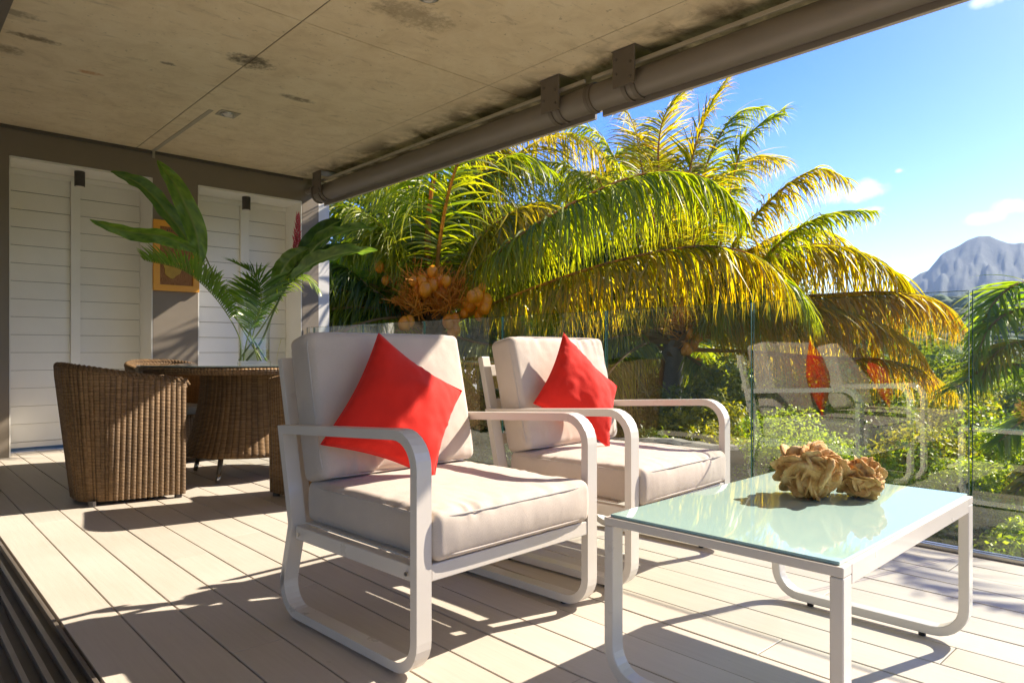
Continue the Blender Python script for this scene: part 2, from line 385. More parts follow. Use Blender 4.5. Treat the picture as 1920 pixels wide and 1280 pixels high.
m, nt, b = new_mat('rocky_mountain'); setp(b, rough=.95); p = worldco(nt)
nt.links.new(ramp(nt, noise(nt, .018, 12, .72, p), [(.35, (.015, .022, .014)), (.5, (.026, .036, .020)), (.66, (.055, .070, .036))]), b.inputs['Base Color'])
bump(nt, b, noise(nt, .05, 9, .7, p), .5, 6); M['mountain'] = m
m, nt, b = new_mat('soil_and_scrub'); setp(b, rough=.95); p = worldco(nt)
nt.links.new(mix(nt, .6, ramp(nt, noise(nt, 1.2, 8, .65, p), [(.3, (.022, .020, .010)), (.7, (.065, .055, .03))]), ramp(nt, noise(nt, .06, 8, .6, p), [(.35, (.03, .045, .012)), (.65, (.08, .09, .03))])), b.inputs['Base Color'])
bump(nt, b, noise(nt, 5, 7, .65, p), .6, .06); M['ground'] = m
m, nt, b = new_mat('weathered_garden_wall'); setp(b, rough=.9); p = worldco(nt)
nt.links.new(ramp(nt, noise(nt, 3, 8, .65, p), [(.3, (.13, .115, .085)), (.7, (.27, .25, .20))]), b.inputs['Base Color']); bump(nt, b, noise(nt, 14, 7, .65, p), .5, .02); M['stone'] = m

# ------------------------------------------------------------------ terrace structure
CZ = 2.778; WY = 7.13; LY = 7.50
deck = MB().box(.445, 3.50, -3.0, WY + .4, -.10, -.034).build('deck', M['dark_void']); tag(deck, kind='structure')
row = 0; x = .46
while x < 3.47:
    x1 = min(x + .16, 3.50); off = [0, 1.31, .62, 2.0, .9, 1.72][row % 6]
    cuts = []; c = -3.0 + off * .8
    joints = {0: (1.2,), 1: (4.3, .1), 2: (2.05,), 3: (3.15, .75), 4: (2.45, 5.6), 5: (3.35, 1.25), 6: (4.6, 2.9, -.2), 7: (2.1, 5.9), 8: (3.8, .35), 9: (1.0, 4.9), 10: (2.7,), 11: (.62, 4.2), 12: (1.9, 5.3),
              13: (1.08, 3.4), 14: (.35, 2.6), 15: (1.22, 4.5), 16: (.42, 3.0), 17: (.86, 2.2), 18: (1.6, 4.4)}.get(row, (1.5,))
    ys = [-3.0] + sorted(joints) + [LY + .02]
    for y0, y1 in zip(ys[:-1], ys[1:]):
        dz = random.uniform(-.0012, .0012)
        MB().box(x + .0024, x1 - .0024, y0 + .0015, y1 - .0015, -.03 + dz, dz).build('plank', M['deck'], deck, bevel=.0016, seg=1)
    x += .16; row += 1

# sliding door tracks between room and deck
tr = empty('door_track', (.36, 2, 0)); tag(tr, 'dark aluminium sliding door track with parallel ridges along the deck edge', 'door track')
MB().box(.238, .452, -3, WY, -.05, -.022).build('track_base', M['dark_metal'], tr, world=True)
for xx, ww in ((.446, .012), (.403, .0145), (.357, .0145), (.308, .0145), (.258, .014)):
    MB().box(xx - ww / 2, xx + ww / 2, -3, WY, -.0225, .002).build('rail', M['railmetal'] if .0142 < ww else M['bracket'], tr, world=True, bevel=.001)
tag(MB().box(-5, .236, -3, WY, -.06, -.004).build('interior_floor', M['white_floor']), kind='structure')
tag(MB().box(-5.1, -5, 1.0, WY, 0, CZ).build('interior_wall', M['white_wall']), kind='structure')  # unseen wall, stopped short to leave an added opening for fill light
tag(MB().box(-5, .16, WY + .0, WY + .2, 0, CZ).build('interior_wall', M['white_wall']), kind='structure')
tag(MB().box(-5, .30, -3.2, -3.0, 2.45, CZ).build('interior_wall', M['white_wall']), kind='structure')  # unseen wall reduced to a header, opened below to let fill light in
tag(MB().box(-5, .30, -3.0, WY, CZ - .03, CZ + .2).build('interior_ceiling', M['white_wall']), kind='structure')
dh = empty('ceiling_track', (.45, 2, CZ)); tag(dh, 'dark sliding door head track under the concrete ceiling edge', 'door frame')
MB().box(.302, .50, -3, WY, CZ - .09, CZ - .002).build('head_channel', M['dark_metal'], dh, world=True)
MB().box(.502, .565, -3, WY, CZ - .035, CZ - .003).build('cover_strip', M['bracket'], dh, world=True, bevel=.002)
for xx in (.33, .39, .45): MB().box(xx, xx + .012, -3, WY, CZ - .105, CZ - .0905).build('rail', M['steel'], dh, world=True)

# ceiling: cast panels with recessed joints
ceil = MB().box(.30, 3.86, -3.2, WY + .25, CZ + .006, CZ + .22).build('ceiling', M['joint']); tag(ceil, kind='structure')
ys = [-3.2, -.70, 1.53, 3.75, 5.97, WY - .002]; xs = [.566, 1.83, 3.245, 3.86]
for a, bb in zip(xs[:-1], xs[1:]):
    for c, d in zip(ys[:-1], ys[1:]):
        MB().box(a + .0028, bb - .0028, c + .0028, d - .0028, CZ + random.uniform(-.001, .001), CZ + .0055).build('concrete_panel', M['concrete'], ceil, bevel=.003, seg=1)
MB().box(1.955, 1.99, 5.60, WY - .004, CZ - .004, CZ - .0015).build('cable_chase', M['mortar'], ceil)
MB().box(2.075, 2.11, 5.60, 5.602, CZ - .003, CZ - .002).build('chase_end', M['mortar'], ceil)

def downlight(x, y, sq, label):
    r = empty('recessed_light', (x, y, CZ)); tag(r, label, 'ceiling light', 'lights set into the ceiling')
    if sq: MB().box(-.075, .075, -.075, .075, -.006, -.0025).build('cover_plate', M['mortar'], r, bevel=.001)
    MB().lathe([(.058, -.006), (.058, -.012), (.045, -.014), (.042, -.007)]).build('bezel', M['steel'], r, smooth=True)
    MB().lathe([(.044, -.008), (.03, -.018), (.001, -.021)]).build('lamp', M['frame'], r, smooth=True)
downlight(2.10, 5.60, True, 'small recessed ceiling light on a square plate at the end of the cable groove')
downlight(2.19, 3.02, False, 'round recessed ceiling light cut by the top edge of the photo')

# back wall with two niches
bw = MB()
YB = WY + .62
for (a, c, z0, z1) in ((.30, .862, 0, CZ), (1.975, 2.382, 0, CZ), (3.478, 3.672, 0, CZ), (.862, 1.975, 2.531, CZ), (2.382, 3.478, 2.531, CZ)):
    bw.box(a, c, WY, YB, z0, z1)
bwo = bw.build('back_wall', M['wall']); tag(bwo, 'taupe painted end wall with two tall openings', 'wall')
MB().box(.30, 3.48, WY - .022, WY - .003, CZ - .028, CZ - .001).build('shadow_trim', M['dark_metal'], bwo)
MB().box(1.962, 1.985, WY - .03, WY - .0225, CZ - .07, CZ - .002).build('conduit', M['mortar'], bwo)
pst = MB().box(3.674, 3.812, WY + .02, WY + .3, -.5, CZ - .002).build('corner_post', M['white_wall']); tag(pst, 'white painted post at the outer corner of the end wall', 'post')
for k, (a, c, lab) in enumerate(((.862, 1.975, 'wide white shuttered niche behind the left wicker chair'), (2.382, 3.478, 'narrower white shuttered niche beside the corner of the glass railing'))):
    s = empty('louvre_shutter', ((a + c) / 2, LY, 0)); tag(s, lab.replace('niche', 'opening lined with white boards'), 'shutter', 'white louvred shutters in the end wall')
    t = .003
    for q0, q1 in ((c - .012, c - t), (a + t, a + .012)): MB().box(q0, q1, WY + .002, LY + .05, .0, 2.526).build('jamb', M['white_wall'], s, world=True)
    MB().box(a + .013, c - .013, WY + .004, LY + .05, 2.510, 2.5285).build('soffit', M['white_wall'], s, world=True)
    for q0, q1, q2 in ((LY, 2.46, 2.508), (LY - .004, .03, .078)): MB().box(a + .013, c - .013, q0, LY + .05, q1, q2).build('rail', M['slat'], s, world=True, bevel=.002)
    MB().box(a + .013, c - .013, LY + .042, LY + .049, .079, 2.459).build('gap_shade_sheet', M['brownmetal'], s, world=True)  # dark sheet added behind the slats so their gaps read as shaded lines
    mid = 1.41 if k == 0 else 2.99; hw = .037 if k == 0 else .046
    MB().box(mid - hw, mid + hw, LY - .022, LY + .03, .0785, 2.4595).build('stile', M['slat'], s, world=True, bevel=.002)
    for (p, q) in ((a + .014, mid - hw - .002), (mid + hw + .002, c - .014)):
        z = .082; i = 0
        while z < 2.44:
            z1 = min(z + .1560, 2.4595); tl = random.uniform(-.002, .002)
            V = [(p, LY + .004 + tl, z), (q, LY + .004 - tl, z), (q, LY + .0185, z1), (p, LY + .0185, z1), (p, LY + .018 + tl, z), (q, LY + .018 - tl, z), (q, LY + .030, z1), (p, LY + .030, z1)]
            make_mesh('slat', V, [(0, 3, 2, 1), (4, 5, 6, 7), (0, 1, 5, 4), (1, 2, 6, 5), (2, 3, 7, 6), (3, 0, 4, 7)], M['slat'], s, world=True, bevel=.002)
            z += .1592; i += 1
for x, lab in ((1.40, 'small dark cylinder lamp under the head of the wide shuttered opening'), (2.915, 'small dark cylinder lamp under the head of the narrower shuttered opening')):
    s = empty('ceiling_spotlight', (x, WY + .13, 2.509)); tag(s, lab, 'lamp', 'dark cylinder lamps in the end wall openings')
    MB().cyl((0, 0), .042, -.135, 0, 28).build('lamp_body', M['brownmetal'], s, smooth=False, bevel=.002)
    MB().lathe([(.036, -.136), (.030, -.1385), (.001, -.1385)], n=28).build('lens', M['frame'], s)
# picture
pf = empty('framed_picture', (2.178, WY, 1.80)); tag(pf, 'orange framed picture of a yellow island shape on woven brown ground', 'picture')
x0, x1, z0, z1, w = -.208, .208, -.335, .335, .058
for (a, b_, c, d) in ((x0, x1, z0, z0 + w), (x0, x1, z1 - w, z1), (x0, x0 + w, z0 + w, z1 - w), (x1 - w, x1, z0 + w, z1 - w)):
    MB().box(a, b_, -.034, -.004, c, d).build('frame_bar', M['orange'], pf, bevel=.003)
m, nt, b = new_mat('woven_reed'); setp(b, rough=.8); p = objco(nt)
mp = N(nt, 'ShaderNodeMapping'); nt.links.new(p, mp.inputs[0]); mp.inputs['Scale'].default_value = (90, 1, 8)
nt.links.new(ramp(nt, noise(nt, 3, 4, .6, mp.outputs[0]), [(.35, (.20, .075, .02)), (.65, (.40, .19, .07))]), b.inputs['Base Color']); M['reed'] = m
MB().box(x0 + w, x1 - w, -.018, -.005, z0 + w, z1 - w).build('canvas', M['reed'], pf)
M['seed'] = painted('yellow_seed_relief', (.62, .38, .06), .7, .35, .8, 120)
def blob(cx, cz, r, n=28, sq=1.2, dy=-.026):
    V = [(cx, dy - .002, cz)]; F = []
    for i in range(n):
        a = 2 * math.pi * i / n; rr = r * (1 + .10 * math.sin(3 * a + 1) + .06 * math.sin(7 * a)); V.append((cx + rr * math.cos(a), dy, cz + sq * rr * math.sin(a)))
    for i in range(n): V.append((V[1 + i][0] * 1.0, -.0181, V[1 + i][2]))
    for i in range(n): F += [(0, 1 + (i + 1) % n, 1 + i), (1 + i, 1 + (i + 1) % n, 1 + n + (i + 1) % n, 1 + n + i)]
    return MB().add(V, F)
blob(-.035, -.105, .085).build('relief', M['seed'], pf)
tt = MB()
for i in range(9): tt.box(-.085 + i * .019, -.085 + i * .019 + .010, -.0195, -.0182, .235 + (i % 2) * .004, .252)
tt.build('caption_marks', M['brownmetal'], pf)

# ------------------------------------------------------------------ roller blinds
BX, BZ, BR = 3.585, 2.585, .090
def blind(y0, y1, ysb, label):
    r = empty('roller_blind', (BX, (y0 + y1) / 2, BZ)); tag(r, label, 'roller blind', 'taupe roller blinds under the ceiling edge')
    def ring(rad, a0, a1, ya, yb, n=26, th=.004):
        V = []; F = []
        for i in range(n + 1):
            a = a0 + (a1 - a0) * i / n
            for rr in (rad, rad - th):
                for yy in (ya, yb): V.append((BX + rr * math.cos(a), yy, BZ + rr * math.sin(a)))
        for i in range(n):
            k = i * 4; F += [(k, k + 4, k + 5, k + 1), (k + 2, k + 3, k + 7, k + 6), (k, k + 2, k + 6, k + 4), (k + 1, k + 5, k + 7, k + 3)]
        F += [(0, 1, 3, 2), (4 * n, 4 * n + 2, 4 * n + 3, 4 * n + 1)]
        return MB().add(V, F)
    ring(BR, R(60), R(292), y0, y1, 44).build('housing', M['blind'], r, world=True, smooth=False, bevel=0)
    ring(BR - .012, R(100), R(450), y0 + .01, y1 - .01, 30, .01).build('fabric_roll', M['dark_void'], r, world=True)
    MB().box(BX + .036, BX + .062, y0 + .02, y1 - .02, BZ - .118, BZ - .070).build('bottom_bar', M['blind'], r, world=True, bevel=.003)
    MB().box(BX + .036, BX + .060, y0 + .02, y1 - .02, BZ - .122, BZ - .1185).build('bar_lip', M['frame'], r, world=True)
    MB().box(BX - .075, BX - .055, y0 + .02, y1 - .02, CZ - .098, CZ - .074).build('top_lip', M['mortar'], r, world=True, bevel=.002)
    for yb in ysb:
        b0 = MB(); b0.box(BX - .130, BX - .118, yb - .085, yb + .085, CZ - .235, CZ - .006); b0.box(BX - .135, BX + .06, yb - .095, yb + .095, CZ - .0055, CZ - .0015)
        br = b0.build('bracket', M['bracket'], r, world=True, bevel=.002)
        for (dy, dz) in ((-.055, -.10), (-.055, -.19), (.055, -.06), (.055, -.15)):
            c = MB(); n = 8; V = [(BX - .1305 - q, yb + dy + .009 * math.cos(2 * math.pi * i / n), CZ + dz + .009 * math.sin(2 * math.pi * i / n)) for q in (0, .006) for i in range(n)]
            c.add(V, [(i, (i + 1) % n, n + (i + 1) % n, n + i) for i in range(n)] + [tuple(range(n, 2 * n))[::-1]])
            o = c.build('bolt', M['dark_metal'], None); o.parent = br
            o.data.transform(__import__('mathutils').Matrix.Translation(-r.location))
        ring(BR + .012, R(150), R(285), yb - .052, yb - .022, 20, .009).build('strap', M['bracket'], r, world=True)
        ring(BR + .012, R(150), R(285), yb + .022, yb + .052, 20, .009).build('strap', M['bracket'], r, world=True)
    for ye, s in ((y0, -1), (y1, 1)):
        ring(BR + .010, R(40), R(310), ye - .012, ye + .012, 36, .018).build('end_cap', M['bracket'], r, world=True)
    return r
blind(3.062, 6.93, (3.35, 6.76), 'long taupe roller blind housing ending at the end wall')
blind(-3.0, 3.036, (2.71, -.9), 'near taupe roller blind housing running out of the top right of the view')
ms = MB(); n = 20
V = [(BX - .06 + .036 * math.cos(2 * math.pi * i / n), y, BZ + .05 + .036 * math.sin(2 * math.pi * i / n)) for y in (6.95, 7.10) for i in range(n)]
ms.add(V, [(i, (i + 1) % n, n + (i + 1) % n, n + i) for i in range(n)] + [tuple(range(n))[::-1], tuple(range(n, 2 * n))])
tag(ms.build('blind_motor', M['blind'], None, bevel=.002), 'short taupe motor cylinder between blind end and end wall', 'motor')

# ------------------------------------------------------------------ glass railing
GX = 3.53
ch = empty('railing_channel', (GX, 2, 0)); tag(ch, 'low aluminium channel along the deck edge holding the glass panels', 'railing base')
MB().box(GX - .028, GX - .009, -3, WY - .002, -.10, .018).build('channel_side', M['steel'], ch, world=True, bevel=.002)
MB().box(GX + .009, GX + .028, -3, WY - .002, -.10, .018).build('channel_side', M['steel'], ch, world=True, bevel=.002)
MB().box(GX - .0085, GX + .0085, -3, WY - .002, -.10, .004).build('gasket', M['black'], ch, world=True)
tag(MB().box(GX + .029, GX + .14, -3.2, WY + .3, -.6, -.012).build('terrace_edge', M['stone']), kind='structure')
ords = ['short glass railing panel against the end wall', 'glass railing panel second from the end wall', 'glass railing panel behind the left armchair back', 'glass railing panel in the gap between both armchair backs',
        'glass railing panel behind the right armchair back', 'glass railing panel right of the right armchair, mirroring its pillow', 'glass railing panel behind the coffee table corner, mirroring the armchair legs', 'glass railing panel at the right edge of the view', 'glass railing panel outside the right edge of the view']
e = [7.12, 6.95, 5.94, 4.925, 3.915, 2.905, 1.885, .865, -.155, -1.17]
for i in range(8):
    ya, yb = e[i + 1] + .006, e[i] - .006
    if i == 0: ya, yb = 6.956, 7.118
    g = empty('glass_balustrade', (GX, (ya + yb) / 2, 0)); tag(g, ords[i], 'glass panel', 'frameless glass railing panels')
    MB().box(GX - .0055, GX + .0055, ya + .002, yb - .002, .0045, 1.148).build('pane', M['pane'], g, world=True)
    ed = MB(); ed.box(GX - .006, GX + .006, ya, ya + .0018, .005, 1.1498); ed.box(GX - .006, GX + .006, yb - .0018, yb, .005, 1.1498)
    ed.box(GX - .006, GX + .006, ya + .002, yb - .002, 1.1482, 1.1500); ed.build('polished_edge', M['edge'], g, world=True)

# ------------------------------------------------------------------ furniture
def fillet(P, rad, closed=False, n=7):
    P = [np.array(p, float) for p in P]; out = []
    for i, p in enumerate(P):
        r = rad[i]
        if r <= 0 or (not closed and i in (0, len(P) - 1)): out.append(p); continue
        a = P[i - 1]; c = P[(i + 1) % len(P)]; u = (a - p) / np.linalg.norm(a - p); v = (c - p) / np.linalg.norm(c - p)
        ang = math.acos(np.clip(u @ v, -1, 1)); d = r / math.tan(ang / 2); s = p + u * d; e_ = p + v * d
        cen = p + (u + v) / np.linalg.norm(u + v) * (r / math.sin(ang / 2))
        a0 = math.atan2(*(s - cen)[::-1]); a1 = math.atan2(*(e_ - cen)[::-1]); da = (a1 - a0 + math.pi) % (2 * math.pi) - math.pi
        for k in range(n + 1): t = a0 + da * k / n; out.append(cen + r * np.array((math.cos(t), math.sin(t))))
    return np.array(out)
def flatbar(path, t, u0, u1, closed=False):
    """bar of in-plane thickness t swept along a (s,z) path, spanning x=u0..u1 ; s maps to -y"""
    P = np.asarray(path); m = len(P); L = []
    for i in range(m):
        a = P[i] - P[(i - 1) % m] if (closed or i > 0) else P[1] - P[0]; c = P[(i + 1) % m] - P[i] if (closed or i < m - 1) else P[-1] - P[-2]
        a = a / np.linalg.norm(a); c = c / np.linalg.norm(c); na = np.array((-a[1], a[0])); nc = np.array((-c[1], c[0])); b = na + nc; b /= np.linalg.norm(b)
        L.append(b / max(.35, b @ na))
    L = np.array(L); O = P + L * t / 2; I = P - L * t / 2
    V = []; F = []
    for i in range(m): V += [(u0, -O[i][0], O[i][1]), (u1, -O[i][0], O[i][1]), (u1, -I[i][0], I[i][1]), (u0, -I[i][0], I[i][1])]
    for i in range(m if closed else m - 1):
        a = 4 * i; c = 4 * ((i + 1) % m)
        for k in range(4): F.append((a + k, a + (k + 1) % 4, c + (k + 1) % 4, c + k))
    if not closed: F += [(0, 3, 2, 1), (4 * m - 4, 4 * m - 3, 4 * m - 2, 4 * m - 1)]
    return MB().add(V, F)
def cushion(name, W_, D_, H_, r, mat, crown=.02, front=.0, seed=0, nx=56, ny=56, nz=14, pucker=.004, world_fn=None, parent=None):
    """rounded upholstered block, box coords -W/2..W/2, -D/2..D/2, 0..H ; puckers run in from the top seam"""
    bm = bmesh.new(); cs = []
    def dist(n):
        t = np.linspace(-1, 1, n + 1); return np.sign(t) * (1 - (1 - np.abs(t)) ** 1.35)
    X, Y, Z = dist(nx), dist(ny), dist(nz); V = []; F = []
    def face(A, B_, f):
        k = len(V); na, nb = len(A), len(B_)
        for a in A:
            for b_ in B_: V.append(f(a, b_))
        for i in range(na - 1):
            for j in range(nb - 1): F.append((k + i * nb + j, k + (i + 1) * nb + j, k + (i + 1) * nb + j + 1, k + i * nb + j + 1))
    face(X, Y, lambda a, b_: (a, b_, 1)); face(X, Y[::-1], lambda a, b_: (a, b_, -1))
    face(X, Z, lambda a, b_: (a, -1, b_)); face(X, Z[::-1], lambda a, b_: (a, 1, b_))
    face(Y[::-1], Z, lambda a, b_: (-1, a, b_)); face(Y, Z, lambda a, b_: (1, a, b_))
    V = np.array(V, float); V, inv_ = np.unique(np.round(V, 5) + 0., axis=0, return_inverse=True); inv_ = np.ravel(inv_); F = [tuple(dict.fromkeys(int(inv_[i]) for i in f)) for f in F]
    a, b_, c = W_ / 2, D_ / 2, H_ / 2; P = V * (a, b_, c)
    Q = np.clip(P, [-(a - r), -(b_ - r), -(c - r * .8)], [a - r, b_ - r, c - r * .8]); d = P - Q; l = np.linalg.norm(d, axis=1)[:, None]
    nrm = np.where(l > 1e-9, d / np.maximum(l, 1e-9), V); P = np.where(l > 1e-9, Q + d / np.maximum(l, 1e-9) * np.minimum(r, np.maximum(l, r)), P)
    P = np.where(l > 1e-9, Q + d / np.maximum(l, 1e-9) * r, P)
    ux, uy, uz = P[:, 0] / a, P[:, 1] / b_, P[:, 2] / c
    bulge = (1 - np.clip(ux, -1, 1) ** 4) * (1 - np.clip(uy, -1, 1) ** 4)
    P[:, 2] += crown * bulge * (uz > .0) * np.clip(uz, 0, 1)
    side = (1 - np.clip(uz, -1, 1) ** 2)
    P[:, 1] += -front * side * np.clip(-uy, 0, 1) ** 6 * (1 - ux ** 4); P[:, 0] += .006 * side * np.sign(ux) * np.abs(ux) ** 6
    sg = np.array((seed * 3.1, 0, 0))
    # puckers: ridges across the seam
    for ax, u in ((0, uy), (1, ux)):
        edge = np.exp(-(np.clip(1 - np.abs(u), 0, 1) * (b_ if ax == 0 else a) / .055) ** 1.2) * (uz > -.2)
        q = P[:, ax] * 26; rid = vnoise(np.stack([q + seed * 5, np.sign(u) * 3 + P[:, 1 - ax] * 5, np.zeros(len(q)) + seed], 1))
        rid2 = vnoise(np.stack([P[:, ax] * 6 + seed, np.sign(u) * 7., np.zeros(len(q)) + 3.3], 1))
        amp = pucker * edge * np.clip(.4 + 1.3 * rid2, 0, 1.5)
        P[:, 2] -= amp * np.abs(rid) * 1.6 * np.clip(uz, 0, 1)
    P += nrm * (fbm(P * 6 + sg, 2) * .0016)[:, None]
    P += nrm * (np.clip(fbm(P * (30, 30, 12) + sg, 2), -1, 1) * .0008)[:, None]
    P[:, 2] += c
    for v in P: bm.verts.new(v)
    bm.verts.ensure_lookup_table()
    for f in F:
        try: bm.faces.new([bm.verts[i] for i in f])
        except ValueError: pass
    bmesh.ops.recalc_face_normals(bm, faces=bm.faces)
    me = bpy.data.meshes.new(name); bm.to_mesh(me); bm.free(); me.materials.append(mat); me.polygons.foreach_set('use_smooth', np.ones(len(me.polygons), bool))
    o = bpy.data.objects.new(name, me); col.objects.link(o)
    if parent: o.parent = parent
    def loop(zf, inset):
        L = []
        for i in range(120):
            t = 2 * math.pi * i / 120; cx, sx_ = math.cos(t), math.sin(t); k = (abs(cx) ** 14 + abs(sx_) ** 14) ** (-1 / 14)
            X_, Y_ = k * cx, k * sx_; fr = -front * (1 - zf * zf) * max(0, -Y_) ** 6 * (1 - X_ ** 4)
            L.append((X_ * (a - inset), Y_ * (b_ - inset) + fr, c + zf * c))
        return np.array(L)
    pv, pf_ = tube(loop(.82, r * .03), .0030, 6, True); pv2, pf2 = tube(loop(-.82, r * .03), .0030, 6, True)
    sm = make_mesh('seam', np.vstack([pv, pv2]), np.vstack([pf_, pf2 + len(pv)]), M['seam'], o, smooth=True)
    return o
CW, CD = .775, .745
def armchair(loc, rz, label, seed):
    r = empty('armchair', loc, rz); tag(r, label, 'armchair', 'white framed garden armchairs')
    loop = fillet([(.008, .620), (.733, .660), (.733, .026), (-.005, .026), (.022, .118), (.078, .312)], [0, .088, .085, .085, .03, .05], True)
    for u0 in (0, CW - .05): flatbar(loop, .028, u0, u0 + .05, True).build('side_frame', M['frame'], r, bevel=.003)
    for u0 in (.052, CW - .102): flatbar([(.075, .285), (.035, .315), (-.097, .857)], .028, u0, u0 + .048).build('back_upright', M['frame'], r, bevel=.003)
    MB().box(.0515, CW - .0515, -.745, -.715, .266, .312).build('cross_rail', M['frame'], r, bevel=.003)
    MB().box(.102, CW - .103, -.085, -.055, .266, .306).build('cross_rail', M['frame'], r, bevel=.003)
    for u0 in (.008, CW - .042): MB().box(u0, u0 + .034, -.7165, -.098, .268, .312).build('side_rail', M['frame'], r, bevel=.003)
    for k in range(3):
        s = .02 - .137 * k * .9; z = .46 + .155 * k
        MB().box(.1005, CW - .1025, .055 + .0355 * k, .065 + .0355 * k, z, z + .05).build('back_slat', M['frame'], r, bevel=.002)
    for k in range(8): MB().box(.0425, CW - .0425, -.1665 - .07 * k, -.0972 - .07 * k, .3125, .3185).build('seat_slat', M['frame'], r, bevel=.001)
    for u, sg in ((-.0012, -1), (CW + .0012, 1)):
        for (s_, z_) in ((.70, .289), (.13, .290), (.05, .55)):
            n = 10; V = [(u - sg * .002 + sg * q, -s_ + .006 * math.cos(6.2832 * i / n), z_ + .006 * math.sin(6.2832 * i / n)) for q in (0, .0032) for i in range(n)]
            if s_ > .06: MB().add(V, [(i, (i + 1) % n, n + (i + 1) % n, n + i) for i in range(n)] + [tuple(range(n, 2 * n))]).build('screw', M['steel'], r)
    for u in (.025, CW - .025):
        for s in (.12, .62): MB().cyl((u, -s), .011, .0, .013, 12).build('foot_pad', M['black'], r)
    c = cushion('seat_cushion', .660, .675, .128, .024, M['cushion'], .011, .014, seed, parent=r, pucker=.009, nx=96, ny=72); c.location = (CW / 2, -.4225, .3195)
    c2 = cushion('back_cushion', .668, .492, .125, .026, M['cushion'], .015, .0, seed + 2, parent=r, pucker=.009, nx=90, ny=56)
    # block laid against the uprights: local Y -> up the back, Z -> towards the sitter
    ang = math.atan2(.105, .455)
    c2.rotation_euler = (R(90) - ang, 0, 0)
    c2.location = (CW / 2, -.022, .682)
    return r
a1 = armchair((1.014, 2.251, 0), .053, 'white framed armchair with beige cushions nearest the door track, red pillow half shaded', 1)
a2 = armchair((1.974, 2.295, 0), .064, 'white framed armchair with beige cushions next to the glass railing, seat fully in sun', 5)

def pillow(corners, h, label, seed, n=44, bulge_dir=None):
    A, B_, C_, D_ = [np.array(q, float) for q in corners]   # top, right, bottom, left
    cen = (A + B_ + C_ + D_) / 4
    u = np.linspace(0, 1, n + 1); U, Vv = np.meshgrid(u, u, indexing='ij'); U = U[..., None]; W_ = Vv[..., None]
    P = (A * (1 - U) + B_ * U) * (1 - W_) + (D_ * (1 - U) + C_ * U) * W_
    nrm = np.cross(B_ - A, D_ - A); nrm /= np.linalg.norm(nrm)
    if nrm[1] > 0: nrm = -nrm
    a = 2 * U - 1; c = 2 * W_ - 1
    # edges pulled in between the pointed corners
    P = P + (cen - P) * (.10 * ((1 - a * a) * np.abs(c) ** 3 + (1 - c * c) * np.abs(a) ** 3))
    prof = (np.clip((1 - a ** 2), 0, 1) ** .42) * (np.clip((1 - c ** 2), 0, 1) ** .42) * (1 - .25 * (a * a + c * c) / 2)
    wr = fbm(np.concatenate([U * 3.2 + seed, W_ * 3.2, U * 0], -1), 3)[..., None]
    ed = np.exp(-(1 - np.maximum(np.abs(a), np.abs(c))) / .10)
    wr2 = vnoise(np.concatenate([U * 22 + seed, W_ * 22, U * 0], -1))[..., None] * ed
    top = P + nrm * (h * prof + wr * .014 * prof ** .5 + wr2 * .009 * (prof > .01)); bot = P - nrm * (h * .75 * prof + wr * .004 * prof)
    V = np.vstack([top.reshape(-1, 3), bot.reshape(-1, 3)]) - cen; k = n + 1; i, j = np.meshgrid(np.arange(n), np.arange(n), indexing='ij'); i = i.ravel(); j = j.ravel()
    F1 = np.stack([i * k + j, (i + 1) * k + j, (i + 1) * k + j + 1, i * k + j + 1], 1); F2 = F1[:, ::-1] + k * k
    o = make_mesh('red_pillow', V, np.vstack([F1, F2]), M['red'], None, smooth=True); o.location = cen; tag(o, label, 'pillow', 'red scatter pillows')
    bm = bmesh.new(); bm.from_mesh(o.data); bmesh.ops.remove_doubles(bm, verts=bm.verts, dist=.0005); bmesh.ops.recalc_face_normals(bm, faces=bm.faces); bm.to_mesh(o.data); bm.free()
    ring = np.vstack([P[:, 0], P[-1, 1:], P[::-1, -1][1:], P[0, ::-1][1:-1]]).reshape(-1, 3) - cen
    pv, pf_ = tube(ring, .0024, 6, True); make_mesh('seam', pv, pf_, M['red'], o, smooth=True)
    return o
pillow([(1.300, 2.085, .945), (1.600, 2.000, .738), (1.405, 1.905, .452), (1.045, 2.015, .590)], .062, 'red pillow on the left armchair, its upper left half in shade', 1)
pillow([(2.283, 2.125, .965), (2.540, 2.030, .722), (2.420, 1.975, .452), (2.055, 2.085, .665)], .062, 'red pillow on the right armchair, all in sunlight', 4)

# coffee table
TX, TY, TR, TW, TD, TZ = 1.420, 1.177, .021, 1.003, .607, .449
t = empty('coffee_table', (TX, TY, 0), TR); tag(t, 'low square coffee table with pale mint glass top and white loop legs', 'table')
for u0 in (0, TW - .045):
    lp = fillet([(.014, TZ - .023), (.014, .028), (TD - .014, .028), (TD - .014, TZ - .023)], [0, .085, .085, 0], False)
    flatbar(lp, .028, u0, u0 + .045).build('side_frame', M['frame'], t, bevel=.003)
    fr = MB().box(u0, u0 + .045, -TD, 0, TZ - .0225, TZ - .0015); fr.build('top_rail', M['frame'], t, bevel=.002)
    for s in (.13, TD - .13): MB().cyl((u0 + .022, -s), .011, 0, .0135, 12).build('foot_pad', M['black'], t)
for y0 in (-TD, -.028): MB().box(.0455, TW - .0455, y0, y0 + .028, TZ - .044, TZ - .0015).build('apron', M['frame'], t, bevel=.002)
MB().box(.012, TW - .012, -TD + .012, -.012, TZ - .001, TZ + .006).build('glass_top', M['mint'], t, bevel=.0015)

